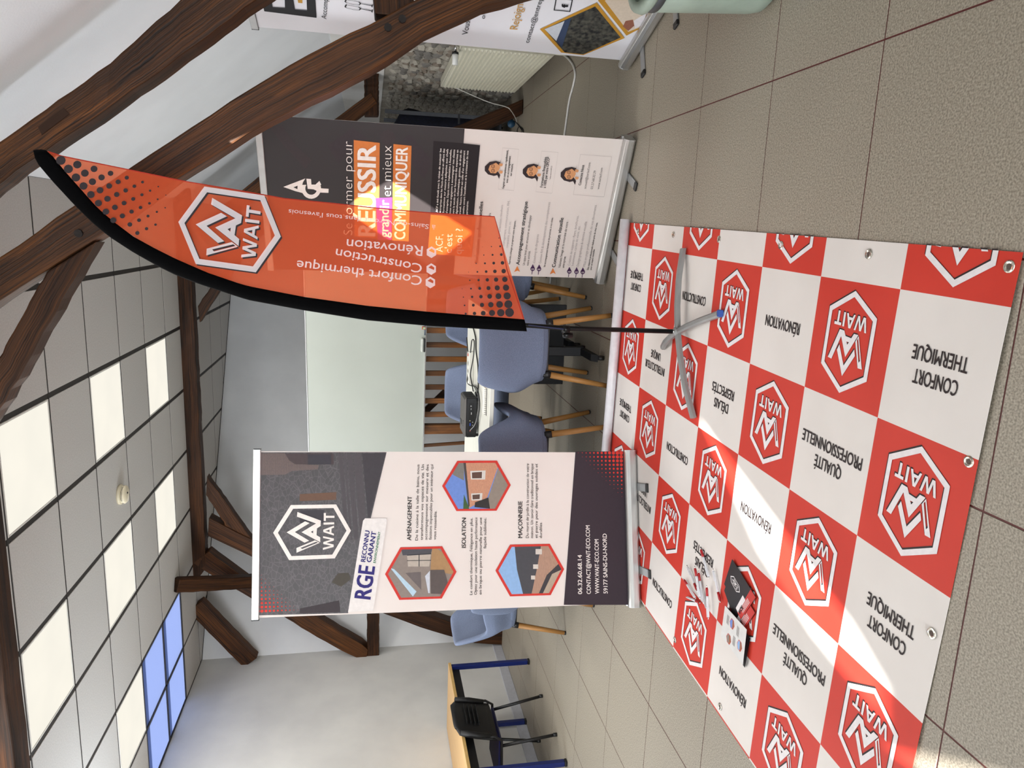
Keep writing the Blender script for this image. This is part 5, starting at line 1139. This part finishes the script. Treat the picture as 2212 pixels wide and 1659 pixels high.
def leaflet(lab, quad, z, kind, grp='leaflets on the backdrop'):
    q = [at_z(*c11(p)[0], z) for p in quad]; o = q[0]; t = thing('leaflet', lab, 'leaflet', (o.x, o.y, z), 0, grp); L = [p-o for p in q]
    part('sheet', MB().prism([(p.x, p.y, 0) for p in L], (0, 0, .0012)), {'w': M_brw}.get(kind, M_bro), t)
    def S(a, b, l):
        P = L[0]*(1-a)*(1-b)+L[1]*a*(1-b)+L[2]*a*b+L[3]*(1-a)*b; return (P.x, P.y, .0015+.0002*l)
    P = Print(S, t)
    if kind == 'b':
        P.poly('red_band', M_brr, [(.80, 0), (1, 0), (1, 1), (.80, 1)], 1)
        P.shape('emblem', I_white, EMBLEM, (.36, .48), (0, -.36), (-.46, 0), 2)
        P.poly('badge', I_white, [(.70, .42), (.83, .42), (.83, .98), (.70, .98)], 2); P.text('badge_lettering', I_blk, 'RGE', (.81, .93), (.81, .66), .085, .05, 3)
        for k in range(4): P.poly('text_line', I_white, [(.85+.03*k, .3), (.862+.03*k, .3), (.862+.03*k, .8), (.85+.03*k, .8)], 2)
    if kind == 'w':
        for (u, v) in ((.28, .72), (.62, .38), (.30, .18)):
            pass
        for (u, v, cc) in ((.40, .28, '#6d8bd0'), (.34, .80, '#8d8078'), (.80, .62, '#8fb3df')):
            hx_ = [(u+.11*math.cos(g), v+.16*math.sin(g)) for g in [math.pi/3*k for k in range(6)]]
            P.poly('picture_border', I_red, hx_, 1); P.poly('picture', flat('leaf_'+cc[1:], cc), inset(hx_, .88), 2); P.poly('picture_ground', flat('leaf_brick', '#a0674a'), clip_poly(inset(hx_, .88), [(u+.0, v-.3), (u+.3, v-.3), (u+.3, v+.3), (u+.03, v+.3)]), 3)
        for (u, v) in ((.20, .30), (.55, .68), (.66, .30)):
            for k in range(5): P.poly('text_line', I_grey, [(u+.022*k-.04, v-.14), (u+.022*k-.032, v-.14), (u+.022*k-.032, v+.14), (u+.022*k-.04, v+.14)], 1)
    P.done(); return t
leaflet('lower black and red leaflet peeping out under the white flyer', [(770, 420), (1060, 905), (880, 1180), (690, 640)], .0105, 'b')
leaflet('black and red leaflet with white emblem on top of the stack', [(785, 265), (1068, 720), (890, 985), (690, 560)], .0130, 'b')
for k in range(3): leaflet(['lowest black leaflet of the stack under the white flyer', 'middle black leaflet of the stack under the white flyer', 'upper black leaflet of the stack under the white flyer'][k], [(735-8*k, 840), (1000-14*k, 1210-20*k), (935-4*k, 1560-10*k), (690-6*k, 1200)], .0105+.0045*k, 'k')
leaflet('white flyer with three small hexagon pictures on the leaflet stack', [(700, 820), (958, 1105), (912, 1525), (650, 1180)], .0260, 'w')
# =================================================================== MINT BIN AT THE RIGHT EDGE
M_mint = mat('mint_plastic', '#93a194', .55)
bn = thing('waste_bin', 'mint green round bin cut off by the picture edge', 'bin', (.992, 2.68, 0))
part('bin_body', MB().lathe([(.06, 0), (.12, .004), (.142, .025), (.150, .06), (.168, .30), (.178, .435), (.170, .435), (.145, .06), (.05, .03)], 40), M_mint, bn, True)
part('dark_liner', MB().lathe([(.172, .425), (.180, .43), (.180, .455), (.172, .46)], 40), mat('dark_bin_liner', '#3c3f42', .4), bn, True)
part('lid_ring', MB().lathe([(.176, .455), (.190, .47), (.186, .492), (.150, .50), (.146, .48)], 40), M_mint, bn, True)
part('lid', MB().lathe([(.001, .485), (.14, .487), (.146, .492), (.10, .53), (.001, .54)], 32), M_mint, bn, True)
pp = tag(part('paper_sheet', MB().prism([(-.165, -.06, .545), (-.02, -.13, .56), (.08, .02, .575), (-.03, .11, .56), (-.12, .08, .55)], (0, 0, .002)), mat('paper_white', '#e4e2da', .7), None), 'white paper sheet lying on the mint bin lid', 'paper'); pp.location = (.992, 2.68, 0)
bo = at_z(1716, -8)
bxx = thing('blue_crate', 'corner of a blue plastic crate at the upper picture edge', 'crate', (bo.x+.13, bo.y-.055, 0), math.radians(4))
cr = MB()
for q in ((-.12, .2, -.05, -.042), (-.12, .2, .042, .05), (-.12, -.11, -.042, .042), (.19, .2, -.042, .042)): cr.box(*q, .0, .06, c=.003)
part('crate_wall', cr, mat('blue_plastic', '#2c4f9e', .4), bxx); part('crate_floor', MB().box(-.11, .19, -.042, .042, 0, .006), mat('blue_plastic', '#2c4f9e', .4), bxx)
